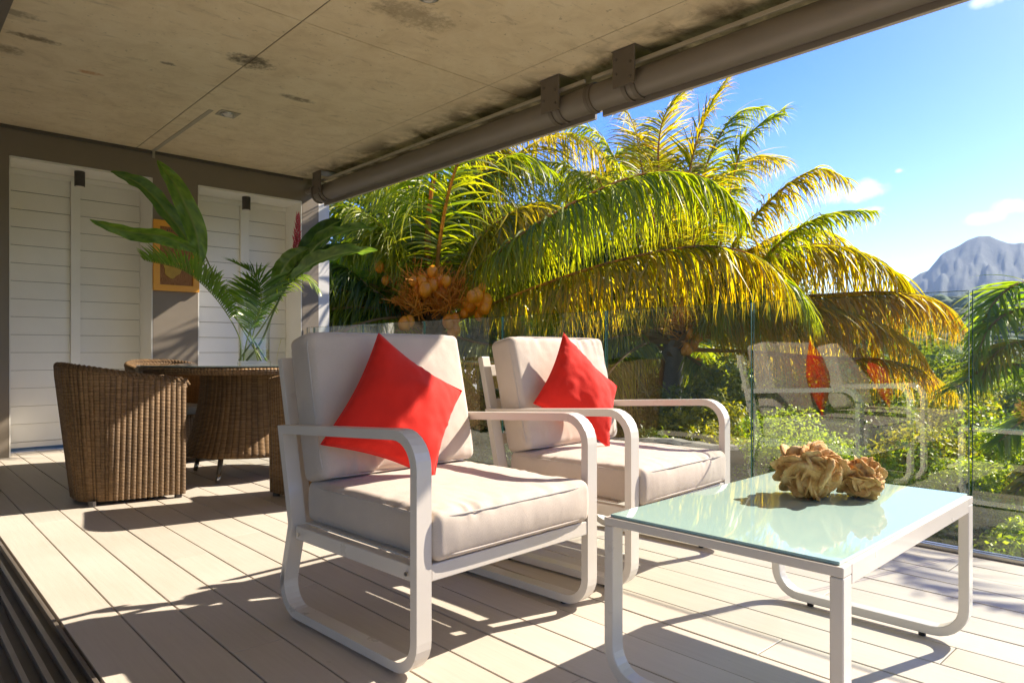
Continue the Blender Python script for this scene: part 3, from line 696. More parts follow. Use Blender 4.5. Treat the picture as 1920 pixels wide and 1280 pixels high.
# desert roses
def stone_mat():
    m, nt, b = new_mat('desert_rose_gypsum'); setp(b, rough=.7, spec=.3, sub=.15); p = objco(nt)
    b.inputs['Subsurface Radius'].default_value = (.03, .014, .005)
    nt.links.new(ramp(nt, noise(nt, 22, 6, .65, p), [(.3, (.42, .19, .04)), (.5, (.66, .38, .13)), (.72, (.84, .60, .30))]), b.inputs['Base Color'])
    bump(nt, b, mth(nt, 'ADD', noise(nt, 160, 6, .75, p), mth(nt, 'MULTIPLY', noise(nt, 40, 3, .6, p), 1.5)), .9, .005); return m
M['rose'] = stone_mat()
def desert_rose(loc, rx, ry, rz_, n, label, seed):
    rg = np.random.default_rng(seed); r = empty('desert_rose', loc); tag(r, label, 'crystal rock', 'desert rose crystals on the coffee table')
    u = np.linspace(0, math.pi, 15); v = np.linspace(0, 2 * math.pi, 25)[:-1]; V = []
    for a in u:
        for c in v: V.append((math.sin(a) * math.cos(c), math.sin(a) * math.sin(c), math.cos(a)))
    V = np.array(V); d = 1 + .30 * fbm(V * 2.5 + seed, 3); V = V * d[:, None] * np.array((rx, ry, rz_)) * .78 + (0, 0, rz_ * .95); V[:, 2] = np.maximum(V[:, 2], .002)
    F = [(i * 24 + j, (i + 1) * 24 + j, (i + 1) * 24 + (j + 1) % 24, i * 24 + (j + 1) % 24) for i in range(14) for j in range(24)]
    make_mesh('crystal_core', V, F, M['rose'], r, smooth=True)
    for k in range(n):
        ph = math.acos(1 - 2 * (k + .5) / n); th = k * 2.39996 + rg.normal() * .3
        dr = np.array((math.sin(ph) * math.cos(th), math.sin(ph) * math.sin(th), math.cos(ph)))
        cpos = dr * np.array((rx, ry, rz_)) * rg.uniform(.50, .80) + (0, 0, rz_ * .97)
        L = rg.uniform(.35, .80) * min(rx, rz_) * .74; w = L * rg.uniform(.8, 1.15); th_ = L * rg.uniform(.08, .16)
        # blade plane contains the outward direction
        t1 = np.cross(dr, rg.normal(size=3)); t1 /= np.linalg.norm(t1); ax = dr + .55 * t1 * rg.normal(); ax /= np.linalg.norm(ax); bb_ = t1 - ax * (t1 @ ax); bb_ /= np.linalg.norm(bb_); nn_ = np.cross(ax, bb_)
        m = 18; V = []; F = []
        for ring, (rr, hz) in enumerate(((0, 1.), (.62, .92), (.95, .62), (1.0, .0), (.95, -.62), (.62, -.92), (0, -1.))):
            if rr == 0: V.append(cpos + nn_ * th_ * hz); continue
            for i in range(m):
                a = 2 * math.pi * i / m; q = 1 + .06 * math.sin(3 * a + k) + .03 * math.sin(5 * a + 2 * k) + .035 * rg.normal()
                bend = .07 * L * (rr * math.cos(a)) ** 2 * (1 if k % 2 else -1)
                V.append(cpos + ax * L * rr * q * math.cos(a) + bb_ * w * rr * q * math.sin(a) + nn_ * (th_ * hz + bend))
        for i in range(m): F.append((0, 1 + i, 1 + (i + 1) % m)); F.append((len(V) - 1, 1 + 4 * m + (i + 1) % m, 1 + 4 * m + i))
        for q in range(4):
            for i in range(m): F.append((1 + q * m + i, 1 + (q + 1) * m + i, 1 + (q + 1) * m + (i + 1) % m, 1 + q * m + (i + 1) % m))
        V = np.array(V); V += fbm(V * 90 + k, 2)[:, None] * nn_ * th_ * .35; V[:, 2] = np.maximum(V[:, 2], .001)
        make_mesh('crystal_blade', V, F, M['rose'], r, smooth=True)
    return r
TZT = TZ + .0065
desert_rose((2.035, .905, TZT), .096, .096, .076, 120, 'larger round desert rose of thick amber blades on the table', 3)
desert_rose((2.140, .800, TZT), .066, .072, .056, 90, 'smaller spiky desert rose leaning against the larger one', 8)

# ------------------------------------------------------------------ wicker dining set
def wicker_chair(loc, rz, label):
    r = empty('wicker_chair', loc, rz); tag(r, label, 'chair', 'brown wicker tub chairs around the dining table')
    W2, Dp = .300, .62; R_ = .24; path = []
    # U outline, front at y=-.31, back at y=+.31 ; list of (x,y) from front-left to front-right
    pts = [(-W2, -.31)] + [(-W2, y) for y in np.linspace(-.27, .31 - R_, 8)] + [(-W2 + R_ - R_ * math.cos(a), .31 - R_ + R_ * math.sin(a)) for a in np.linspace(0, math.pi / 2, 10)[1:]]
    right = [(-x_, y_) for x_, y_ in pts[::-1]]; pts = pts + right[1:]; pts = np.array(pts); s0 = np.concatenate([[0], np.cumsum(np.linalg.norm(np.diff(pts, axis=0), axis=1))]); NR = 56; sq = np.linspace(0, s0[-1], NR * 6 + 1); pts = np.stack([np.interp(sq, s0, pts[:, 0]), np.interp(sq, s0, pts[:, 1])], 1); ribo = .0032 * np.abs(np.sin(np.pi * NR * sq / s0[-1])) ** .6
    n = len(pts); s = np.concatenate([[0], np.cumsum(np.linalg.norm(np.diff(pts, axis=0), axis=1))])
    T_, N_, _ = frames(np.c_[pts, np.zeros(n)]); nor = np.stack([-T_[:, 1], T_[:, 0]], 1)     # outward
    if nor[0] @ np.array((-1, 0)) < 0: nor = -nor
    ytop = pts[:, 1]; top = .700 + .095 * np.clip((ytop + .31) / .62, 0, 1) ** 1.15
    def wall(off, zlo, inv, nz=14):
        V = []; UV = []
        for k in range(nz + 1):
            f = k / nz
            for i in range(n):
                z = zlo + (top[i] - zlo) * f; tap = (ribo[i] if off == 0 and k < nz else 0) - .075 * (1 - z / .79) ** 1.0 * np.clip((pts[i, 1] + .31) / .45, 0, 1) - .012 * (1 - z / .79)
                V.append((pts[i, 0] + nor[i, 0] * (off + tap) , pts[i, 1] + nor[i, 1] * (off + tap), z)); UV.append((s[i] / s[-1] * NR * .022, z))
        F = [(k * n + i, k * n + i + 1, (k + 1) * n + i + 1, (k + 1) * n + i) for k in range(nz) for i in range(n - 1)]
        if inv: F = [f[::-1] for f in F]
        return V, F, UV
    V1, F1, U1 = wall(0, .022, True); V2, F2, U2 = wall(-.045, .027, False)
    V = V1 + V2; F = F1 + [tuple(q + len(V1) for q in f) for f in F2]; UV = U1 + U2
    nz = 14
    for i in range(n - 1): F.append((nz * n + i, nz * n + i + 1, len(V1) + nz * n + i + 1, len(V1) + nz * n + i)); F.append((i, len(V1) + i, len(V1) + i + 1, i + 1))
    for i in (0, n - 1):
        for k in range(nz): F.append((k * n + i, (k + 1) * n + i, len(V1) + (k + 1) * n + i, len(V1) + k * n + i))
    make_mesh('shell', V, F, M['wicker'], r, smooth=False, uv=np.array(UV))
    # plaited rim
    rimc = np.c_[pts + nor * (-.022), top + .004]; rimc = np.vstack([[rimc[0] + (0, -.01, -.03)], rimc, [rimc[-1] + (0, -.01, -.03)]]); rimc = spline(rimc, 150); b_ = MB()
    TT, NN, BB = frames(rimc)
    for ph in (0, 2 * math.pi / 3, 4 * math.pi / 3):
        a = np.arange(150) * .75 + ph; P_ = rimc + .013 * (np.cos(a)[:, None] * NN + np.sin(a)[:, None] * BB); tv, tf = tube(P_, .012, 6); b_.add(tv, tf)
    b_.build('rim_braid', M['wicker'], r, smooth=True, uv=np.array([(v[0] + v[1], v[2] * 2) for v in b_.V]))
    # seat and front panel
    sb = MB().box(-.205, .205, -.30, .16, .36, .385); sb.build('seat_base', M['wicker_grey'], r, uv=np.array([(v[0], v[1]) for v in sb.V]))
    fp = MB().box(-.245, .245, -.305, -.285, .06, .359); fp.build('front_panel', M['wicker_grey'], r, uv=np.array([(v[0], v[2]) for v in fp.V]))
    c = cushion('seat_cushion', .41, .44, .06, .022, M['greycush'], .01, 0, 3, 24, 24, 6, .002, parent=r); c.location = (0, -.06, .386)
    for sx_ in (-1, 1):
        for yy in (-.275, .215):
            xx = sx_ * (.262 if yy < 0 else .20); yy = yy if yy < 0 else .17
            MB().cyl((xx, yy), .022, 0, .030, 12).build('foot', M['brownmetal'], r)
    return r
wicker_chair((1.105, 4.735, 0), R(90), 'wicker tub chair left of the table, its curved side striped by sun')
wicker_chair((2.10, 3.84, 0), R(180), 'wicker tub chair with its back to the left armchair')
wicker_chair((1.80, 6.05, 0), R(12), 'wicker tub chair behind the table facing the camera')
dt = empty('dining_table', (2.066, 5.04, 0)); tag(dt, 'round wicker dining table with glass top and flared drum base', 'table')
lt = MB().lathe([(.50, .735), (.735, .735), (.752, .745), (.757, .762), (.750, .779), (.735, .7845), (.50, .7845)], n=72)
ang_uv = np.array([(math.atan2(v[1], v[0]) * .75, math.hypot(v[0], v[1]) * .9 + v[2]) for v in lt.V]); lt.build('table_rim', M['wicker'], dt, smooth=True, uv=ang_uv)
MB().cyl((0, 0), .748, .7855, .7935, 96).build('glass_top', M['tableglass'], dt, bevel=.002)
nang = 64 * 5; pr = [(.345 + .115 * (1 - f) ** 2.0, .165 + f * .565) for f in np.linspace(0, 1, 16)]; ld = MB().lathe([(.30, .163)] + pr, n=nang)
ld.V = [(v[0] * (1 + .008 * abs(math.sin(32 * math.atan2(v[1], v[0]))) ** .6), v[1] * (1 + .008 * abs(math.sin(32 * math.atan2(v[1], v[0]))) ** .6), v[2]) for v in ld.V]
ld.build('drum_base', M['wicker'], dt, smooth=True, uv=np.array([(math.atan2(v[1], v[0]) / (2 * math.pi) * 64 * .022, v[2]) for v in ld.V]))
for a in (219, 309, 39, 129):
    c_, s_ = math.cos(R(a)), math.sin(R(a)); P_ = [(.40 * c_, .40 * s_, .20), (.55 * c_ * .82, .55 * s_ * .82, .004)]
    l_ = MB().tube(P_, [.019, .013], 12).build('leg', M['brownmetal'], dt, smooth=True)
    q = [np.array(P_[1]) + (np.array(P_[0]) - P_[1]) * f for f in (.0, .28)]; o = MB().tube(q, [.0145, .0165], 12).build('leg_tip', M['steel'], None, smooth=True); o.parent = l_

# vase and arrangement
VX, VY, VZ = 2.066, 5.00, .7945
v = empty('glass_vase', (VX, VY, VZ)); tag(v, 'clear glass vase of water standing on the round dining table', 'vase')
vr = .108
MB().lathe([(.001, .0), (vr + .006, .0), (vr + .008, .012), (vr, .028), (vr - .001, .22), (vr + .002, .27), (vr + .008, .305), (vr + .011, .332), (vr + .006, .3335), (vr + .003, .305), (vr - .006, .22), (vr - .006, .03), (.001, .024)], n=56).build('vase_body', M['vase'], v, smooth=True)
MB().lathe([(.001, .026), (vr - .008, .030), (vr - .008, .105), (.001, .105)], n=40).build('water', M['water'], v)

def leaf_blade(P, wid, c0, c1, seed, fold=.25, nseg=26, nw=9, rib=True):
    rg = np.random.default_rng(seed); S = spline(P, nseg); T_, N_, B_ = frames(S)
    t_ = np.linspace(0, 1, nseg); w = wid * np.sin(np.pi * np.clip(t_, 0, 1) ** .75) ** .75 * (1 - .15 * t_); w[0] = .004; w[-1] = .002
    side = np.cross(T_, (0, 0, 1.)); side /= np.linalg.norm(side, axis=1)[:, None] + 1e-9
    return S, T_, side, w
def ginger_leaf(P, wid, seed, parent, roll=0., curl=.25, c0=(.06, .16, .02), c1=(.16, .30, .035)):
    rg = np.random.default_rng(seed); n = 40; nw = 13; S = spline(P, n); T_ = np.gradient(S, axis=0); T_ /= np.linalg.norm(T_, axis=1)[:, None]
    view = S[n // 2] - np.array((0, 0, CAM_H)); view /= np.linalg.norm(view)
    side = np.cross(T_, view); side /= np.linalg.norm(side, axis=1)[:, None]; nor = np.cross(side, T_)
    cr, sr = math.cos(roll), math.sin(roll); side, nor = side * cr + nor * sr, nor * cr - side * sr
    t_ = np.linspace(0, 1, n); w = wid / 2 * np.clip(np.sin(np.pi * t_ ** .8), 0, 1) ** .62; w[0] = .003; w[-1] = .001
    X = np.linspace(-1, 1, nw); V = []; C_ = []; U_ = []
    for i in range(n):
        wave = .010 * math.sin(t_[i] * 19 + seed) + .006 * math.sin(t_[i] * 41 + seed * 2)
        for x_ in X:
            ribs = .0016 * math.sin((t_[i] * 62 + abs(x_) * 6)) * (abs(x_) > .06)
            V.append(S[i] + side[i] * w[i] * x_ + nor[i] * (curl * w[i] * abs(x_) + wave * abs(x_) ** 2 + ribs - .004 * (abs(x_) < .05)))
            f = .5 + .5 * math.sin(t_[i] * 30 + abs(x_) * 5) * .5 + .2 * rg.normal(); q = np.array(c0) * (1 - f) + np.array(c1) * f
            if abs(x_) < .05: q = np.array((.16, .24, .05))
            if abs(abs(x_) - 1) < .01: q = q * 1.3
            C_.append(np.clip(q, 0, 1))
    k = nw; i, j = np.meshgrid(np.arange(n - 1), np.arange(nw - 1), indexing='ij'); i = i.ravel(); j = j.ravel()
    F = np.stack([i * k + j, (i + 1) * k + j, (i + 1) * k + j + 1, i * k + j + 1], 1)
    return make_mesh('leaf', np.array(V), F, M['ginger'], parent, smooth=True, colr=np.array(C_), world=True)
def stem(P, r0, r1, parent, c=(.10, .17, .03), name='stem'):
    S = spline(P, 30); tv, tf = tube(S, np.linspace(r0, r1, 30), 8); return make_mesh(name, tv, tf, M['ginger'], parent, smooth=True, colr=np.tile(c, (len(tv), 1)), world=True)
A_ = lambda px, py, t_=5.07: at(px, py, t_)
g1 = empty('ginger_stalk', (VX, VY, VZ)); tag(g1, 'cut ginger stalk leaning left in the vase with three long upright leaves', 'foliage', 'foliage in the vase')
stem([A_(500, 676, 5.02), A_(470, 630), A_(430, 580, 5.15), A_(385, 500, 5.2), A_(352, 432, 5.2)], .007, .005, g1)
ginger_leaf([A_(376, 495, 5.18), A_(366, 430, 5.15), A_(330, 350, 5.1), A_(294, 300, 5.1)], .15, 1, g1, .15)
ginger_leaf([A_(362, 468, 5.22), A_(330, 420, 5.2), A_(268, 350, 5.15), A_(207, 322, 5.1)], .14, 2, g1, .55, .35, (.04, .12, .015), (.11, .22, .03))
ginger_leaf([A_(368, 470, 5.16), A_(310, 444, 5.05), A_(240, 434, 5.0), A_(168, 411, 4.9)], .115, 3, g1, -.35, .5)
g2 = empty('ginger_stalk', (VX, VY, VZ)); tag(g2, 'cut ginger stalk leaning right in the vase with dark glossy arching leaves', 'foliage', 'foliage in the vase')
stem([A_(462, 676, 5.05), A_(490, 640), A_(515, 580, 5.05), A_(545, 520), A_(575, 480, 5.0)], .008, .006, g2, (.08, .12, .03))
ginger_leaf([A_(560, 508), A_(580, 462), A_(610, 430, 5.0), A_(642, 412, 4.95)], .16, 11, g2, .2, .3, (.012, .045, .010), (.035, .09, .015))
ginger_leaf([A_(562, 505, 5.0), A_(600, 455, 4.95), A_(655, 432, 4.9), A_(706, 428, 4.85)], .12, 12, g2, -.9, .5, (.03, .085, .012), (.10, .20, .03))
ginger_leaf([A_(556, 515, 5.0), A_(590, 478, 4.9), A_(640, 460, 4.85), A_(680, 450, 4.8)], .10, 13, g2, .9, .4, (.012, .04, .01), (.04, .10, .02))
ginger_leaf([A_(545, 525, 4.95), A_(590, 493, 4.85), A_(650, 474, 4.8), A_(708, 470, 4.75)], .125, 14, g2, -.75, .55, (.04, .10, .015), (.12, .22, .03))
ginger_leaf([A_(512, 545, 5.0), A_(530, 505, 4.9), A_(552, 480, 4.9), A_(580, 466, 4.9)], .12, 15, g2, -.25, .5, (.05, .12, .02), (.13, .22, .03))
ginger_leaf([A_(512, 545, 5.1), A_(560, 500, 5.12), A_(610, 470, 5.12), A_(650, 455, 5.1)], .11, 16, g2, .5, .4, (.008, .03, .008), (.03, .07, .012))
M['redflower'] = painted('red_ginger_bract', (.55, .07, .11), .4, .35, .1, 60)
def ginger_flower(base, tip, rad, label, sb):
    r = empty('ginger_flower', tuple(base)); tag(r, label, 'flower', 'red ginger flowers in the vase')
    base = np.array(base); tip = np.array(tip); ax = tip - base; L = np.linalg.norm(ax); ax /= L
    stem(sb + [tuple(base + ax * L * .5)], .006, .004, r, (.12, .16, .03))
    e1 = np.cross(ax, (1, .3, 0)); e1 /= np.linalg.norm(e1); e2 = np.cross(ax, e1); nb = 80
    for k in range(nb):
        f = (k + .5) / nb; a = k * 2.39996; rr = rad * (1 - .70 * f) * random.uniform(.75, 1.15); o = (math.cos(a) * e1 + math.sin(a) * e2); p0 = base + ax * L * f
        tipp = p0 + o * rr + ax * .030; w = np.cross(o, ax) * .0075 * (1.2 - .6 * f); up = ax * .004
        V = [p0 - w, p0 + w, p0 + o * rr * .6 + w * 1.3 - up, tipp, p0 + o * rr * .6 - w * 1.3 - up, p0 + o * rr * .5 + up * 1.5]
        make_mesh('bract', V, [(0, 1, 2, 5), (0, 5, 4), (5, 2, 3), (5, 3, 4)], M['redflower'], r, world=True)
ginger_flower(A_(556, 474, 5.12), A_(559, 402, 5.12), .048, 'tall red ginger flower spike above the right side of the vase', [A_(448, 676, 5.0), A_(500, 600, 5.1), A_(545, 520, 5.15)])
ginger_flower(A_(374, 440, 5.3), A_(369, 405, 5.3), .028, 'small pink ginger flower behind the upright left leaf', [A_(490, 676, 5.1), A_(440, 590, 5.2), A_(385, 480, 5.28)])

# ------------------------------------------------------------------ palm fronds
def frond_mesh(P, L, wid, n, droop, cA, cB, seed, up=.15, rr=(.028, .005), start=.16, crach=(.30, .20, .05), fwd=.55, tips=None, side_bias=None, nseg=7, Lprof=None, twist=.6, jit=1.4):
    """one pinnate frond: P path of the rachis; returns verts, quads, tints"""
    rg = np.random.default_rng(seed); S = spline(P, 60); seg = np.linalg.norm(np.diff(S, axis=0), axis=1); s = np.concatenate([[0], np.cumsum(seg)]); s /= s[-1]
    T_ = np.gradient(S, axis=0); T_ /= np.linalg.norm(T_, axis=1)[:, None]
    tt_ = start + (1 - start) * (np.arange(n) + .5 + rg.uniform(-.3, .3, n) * jit) / n; tt_ = np.tile(tt_, 2); sd_ = np.repeat([-1, 1], n)
    base = np.stack([np.interp(tt_, s, S[:, k]) for k in range(3)], 1); Tn = np.stack([np.interp(tt_, s, T_[:, k]) for k in range(3)], 1); Tn /= np.linalg.norm(Tn, axis=1)[:, None]
    sv = np.cross(Tn, (0, 0, 1.)); sv /= np.linalg.norm(sv, axis=1)[:, None] + 1e-9; uv_ = np.cross(sv, Tn)
    q = (tt_ - start) / (1 - start); Lf = L * (np.sin(np.pi * (.10 + .82 * q)) ** .7 if Lprof is None else Lprof(q)) * np.where(rg.uniform(0, 1, len(q)) < .08 * jit, rg.uniform(.35, .8, len(q)), rg.uniform(.84, 1.12, len(q)))
    m = len(q); fw = fwd + .5 * q + rg.normal(0, .07, m) * jit
    d = sv * (sd_ * (1 if side_bias is None else side_bias))[:, None] + Tn * fw[:, None] + uv_ * (up + rg.normal(0, .12, m) * jit)[:, None]; d /= np.linalg.norm(d, axis=1)[:, None]
    wv = Tn - d * (np.sum(Tn * d, 1))[:, None]; wv /= np.linalg.norm(wv, axis=1)[:, None] + 1e-9
    tw = rg.normal(0, twist, m); wv = wv * np.cos(tw)[:, None] + np.cross(d, wv) * np.sin(tw)[:, None]
    p = base.copy(); V = []; C_ = []; prof = np.array([.6, 1., 1., .9, .72, .45, .2, .02])[:nseg + 1] if nseg == 7 else np.sin(np.pi * np.clip(np.linspace(.12, 1, nseg + 1), 0, 1)) + .02
    dr = droop * rg.uniform(.75, 1.3, m); f0 = rg.uniform(0, 1, m); cA = np.array(cA); cB = np.array(cB); tips = cB if tips is None else np.array(tips)
    hang = rg.normal(0, .13, (m, 3)) * jit
    for k in range(nseg + 1):
        f = k / nseg; w = (wid / 2 * prof[k]) * (.7 + .3 * np.sin(np.pi * np.clip(q, .05, .95)))
        V.append(np.stack([p - wv * w[:, None], p + wv * w[:, None]], 1))
        mixf = np.clip(f0 * .75 + .35 * (f - .4), 0, 1)[:, None]; c = cA * (1 - mixf) + cB * mixf; tf = np.clip((f - .75) * 2.2, 0, 1) * (f0 > .45)[:, None]; c = c * (1 - tf) + tips * tf
        C_.append(np.repeat(c[:, None], 2, 1))
        d = d + (np.array((0, 0, -1.)) + hang) * (dr * (1.15 / nseg))[:, None]; d /= np.linalg.norm(d, axis=1)[:, None]
        wv = wv - d * (np.sum(wv * d, 1))[:, None]; wv /= np.linalg.norm(wv, axis=1)[:, None] + 1e-9
        p = p + d * (Lf / nseg)[:, None]
    V = np.stack(V, 1); C_ = np.stack(C_, 1)      # m, nseg+1, 2, 3
    row = (nseg + 1) * 2; i, j = np.meshgrid(np.arange(m), np.arange(nseg), indexing='ij'); b_ = (i * row + j * 2).ravel()
    F = np.stack([b_, b_ + 1, b_ + 3, b_ + 2], 1); V = V.reshape(-1, 3); C_ = C_.reshape(-1, 3)
    tv, tf_ = tube(S[::2], np.interp(np.linspace(0, 1, 30), [0, .12, 1], [rr[0] * 1.3, rr[0], rr[1]]), 7)
    return np.vstack([V, tv]), np.vstack([F, tf_ + len(V)]), np.vstack([C_, np.tile(crach, (len(tv), 1))])

def add_frond(parent, P, L, seed, **k):
    a = dict(wid=.024, n=210, droop=1.6, cA=(.035, .085, .008), cB=(.22, .21, .012), tips=(.42, .26, .02)); a.update(k)
    V, F, C_ = frond_mesh(P, L, seed=seed, **a)
    return make_mesh('frond', V, F, M['palm'], parent, colr=C_, world=True)
# cut fronds in the vase
vf = dict(wid=.017, n=34, droop=.35, jit=.4, twist=.25, rr=(.0045, .0015), crach=(.16, .22, .04), nseg=5)
for (P, L, lab, kw) in (
    ([A_(452, 676, 5.0), A_(447, 628, 5.0), A_(405, 560, 4.95), A_(345, 508, 4.9), A_(270, 488, 4.85)], .27, 'feathery palm frond arching left from the vase', dict(start=.30, fwd=.35, up=1.0, cA=(.07, .16, .012), cB=(.17, .30, .03), tips=(.2, .32, .03), n=46)),
    ([A_(456, 676, 5.05), A_(466, 628, 5.0), A_(490, 570, 4.95), A_(480, 520, 4.9), A_(440, 492, 4.9)], .26, 'dark palm frond curling over the middle of the vase', dict(start=.28, fwd=.5, up=.3, cA=(.035, .10, .01), cB=(.10, .22, .02), tips=(.14, .26, .02), n=44)),
    ([A_(490, 676, 5.1), A_(474, 628, 5.1), A_(510, 555, 5.1), A_(560, 515, 5.1), A_(597, 540, 5.1)], .22, 'bright sunlit palm frond drooping right of the vase', dict(start=.28, fwd=.5, up=.2, droop=.9, cA=(.10, .20, .015), cB=(.25, .34, .03), tips=(.3, .36, .05), n=38)),
    ([A_(484, 676, 5.05), A_(470, 625, 5.05), A_(462, 570, 5.1), A_(470, 530, 5.15), A_(500, 500, 5.2)], .20, 'small upright palm frond in the middle of the vase', dict(start=.3, fwd=.6, up=.3, cA=(.07, .17, .015), cB=(.2, .34, .03), tips=(.2, .34, .03), n=34))):
    r = empty('palm_frond', (VX, VY, VZ)); tag(r, lab, 'foliage', 'foliage in the vase'); k = dict(vf); k.update(kw)
    V, F, C_ = frond_mesh(P, L, seed=len(lab), **k); make_mesh('leaflets', V, F, M['ginger'], r, colr=C_, world=True)

def palm(name_label, crown, ground_z, trunk_r, fronds, seed, lean=(0, 0), coco=(), random_fronds=0, Lr=3.4, kw=None, rf_el=(-.2, 1.25), az=None, gen=None):
    rg = np.random.default_rng(seed); crown = np.array(crown, float); base = np.array((crown[0] + lean[0], crown[1] + lean[1], ground_z))
    r = empty('coconut_palm', tuple(base)); tag(r, name_label, 'palm tree', 'coconut palms beyond the glass railing')
    S = spline([base - (0, 0, .6), base * .5 + crown * .5 + (lean[0] * .2, 0, 0), crown - (0, 0, .1), crown + (0, 0, .25)], 46)
    rad = np.linspace(trunk_r * 1.15, trunk_r * .85, 46) * (1 + .05 * np.sin(np.arange(46) * 2.2)); rad[-8:] *= np.linspace(1, .4, 8) * 1.5
    tv, tf = tube(S, rad, 14); cc = np.array((.13, .105, .075)) * (1 + .25 * vnoise(tv * 6))[:, None]; make_mesh('trunk', tv, tf, M['bark'], r, smooth=True, colr=cc, world=True)
    # fibrous leaf bases
    V = []; F = []; C_ = []
    for k in range(26):
        a = rg.uniform(0, 6.28); d = np.array((math.cos(a), math.sin(a), rg.uniform(.2, 1.6))); d /= np.linalg.norm(d); p0 = crown + d * .05 - (0, 0, rg.uniform(0, .35))
        w = np.cross(d, (0, 0, 1)); w /= np.linalg.norm(w) + 1e-9; L = rg.uniform(.25, .6); k0 = sum(len(x) for x in V)
        q = np.array([p0 - w * .07, p0 + w * .07, p0 + d * L + w * .015, p0 + d * L - w * .015]); V.append(q); F.append(np.array([[0, 1, 2, 3]]) + k0); C_.append(np.tile(np.array((.20, .11, .035)) * rg.uniform(.5, 1.4), (4, 1)))
    make_mesh('leaf_sheaths', np.vstack(V), np.vstack(F), M['bark'], r, colr=np.vstack(C_), world=True)
    for i, f in enumerate(fronds):
        f = dict(f); P = f.pop('P'); L = f.pop('L', .8); a = dict(kw or {}); a.update(f); add_frond(r, P, L, seed * 50 + i, **a)
    for i in range(random_fronds):
        a = (i * 2.39996 + rg.normal() * .2) if az is None else az[0] + (az[1] - az[0]) * ((i * .618) % 1); el = rf_el[0] + (rf_el[1] - rf_el[0]) * ((i * .37 + .1) % 1); Lq = Lr * rg.uniform(.85, 1.1)
        h = np.array((math.cos(a), math.sin(a), 0.)); pts = [crown]; d = h * math.cos(el) + np.array((0, 0, math.sin(el))); p = crown.copy()
        for q in range(6): p = p + d * Lq / 6; pts.append(p.copy()); d = d + np.array((0, 0, -.24 - .06 * q)); d /= np.linalg.norm(d)
        k = dict(kw or {}); k.update(gen or {}); add_frond(r, pts, k.pop('L', .85), seed * 70 + i, **k)
    for (cp, nn, sp) in coco:
        cp = np.array(cp, float); st = [crown + (0, 0, .05), (crown + cp) / 2 + (0, 0, .22), cp]
        tv, tf = tube(spline(st, 12), np.linspace(.022, .012, 12), 6); so_ = make_mesh('fruit_stalk', tv, tf, M['bark'], r, smooth=True, colr=np.tile((.40, .19, .03), (len(tv), 1)), world=True)
        for k in range(nn):
            o = rg.normal(size=3) * sp * (1, 1, .9); c = cp + o + (0, 0, -.05); rr_ = rg.uniform(.048, .080)
            u = np.linspace(0, math.pi, 9); vv = np.linspace(0, 2 * math.pi, 13)[:-1]; V = np.array([(math.sin(a) * math.cos(b_), math.sin(a) * math.sin(b_), 1.22 * math.cos(a)) for a in u for b_ in vv]) * rr_ * (1 - .05 * np.cos(3 * np.tile(vv, 9)))[:, None] + c
            F = [(i * 12 + j, (i + 1) * 12 + j, (i + 1) * 12 + (j + 1) % 12, i * 12 + (j + 1) % 12) for i in range(8) for j in range(12)]
            make_mesh('coconut', V, F, M['coconut'], r, smooth=True, world=True)
        # orange flower twigs
        V = []; F = []; n0 = 0
        for k in range(95):
            d = rg.normal(size=3); d /= np.linalg.norm(d); d[2] = abs(d[2]) * .9 + .1; p0 = cp * .6 + (crown + (0, 0, .3)) * .4 + rg.normal(size=3) * .07; L = rg.uniform(.2, .42); tv, tf = tube([p0, p0 + d * L * .5 + (0, 0, .03), p0 + d * L], [.010, .008, .005], 4); V.append(tv); F.append(tf + n0); n0 += len(tv)
        V = np.vstack(V); make_mesh('flower_twigs', V, np.vstack(F), M['bark'], r, colr=np.tile((.80, .33, .03), (len(V), 1)), world=True)
    return r
pp = lambda *q: [at(*a) for a in q]
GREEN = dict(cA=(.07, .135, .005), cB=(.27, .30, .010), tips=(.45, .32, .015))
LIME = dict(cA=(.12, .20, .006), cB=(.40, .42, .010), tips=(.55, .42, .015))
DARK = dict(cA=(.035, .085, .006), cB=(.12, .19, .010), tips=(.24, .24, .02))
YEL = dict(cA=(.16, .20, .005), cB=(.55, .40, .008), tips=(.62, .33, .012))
ORA = dict(cA=(.22, .20, .006), cB=(.62, .38, .008), tips=(.66, .30, .012))
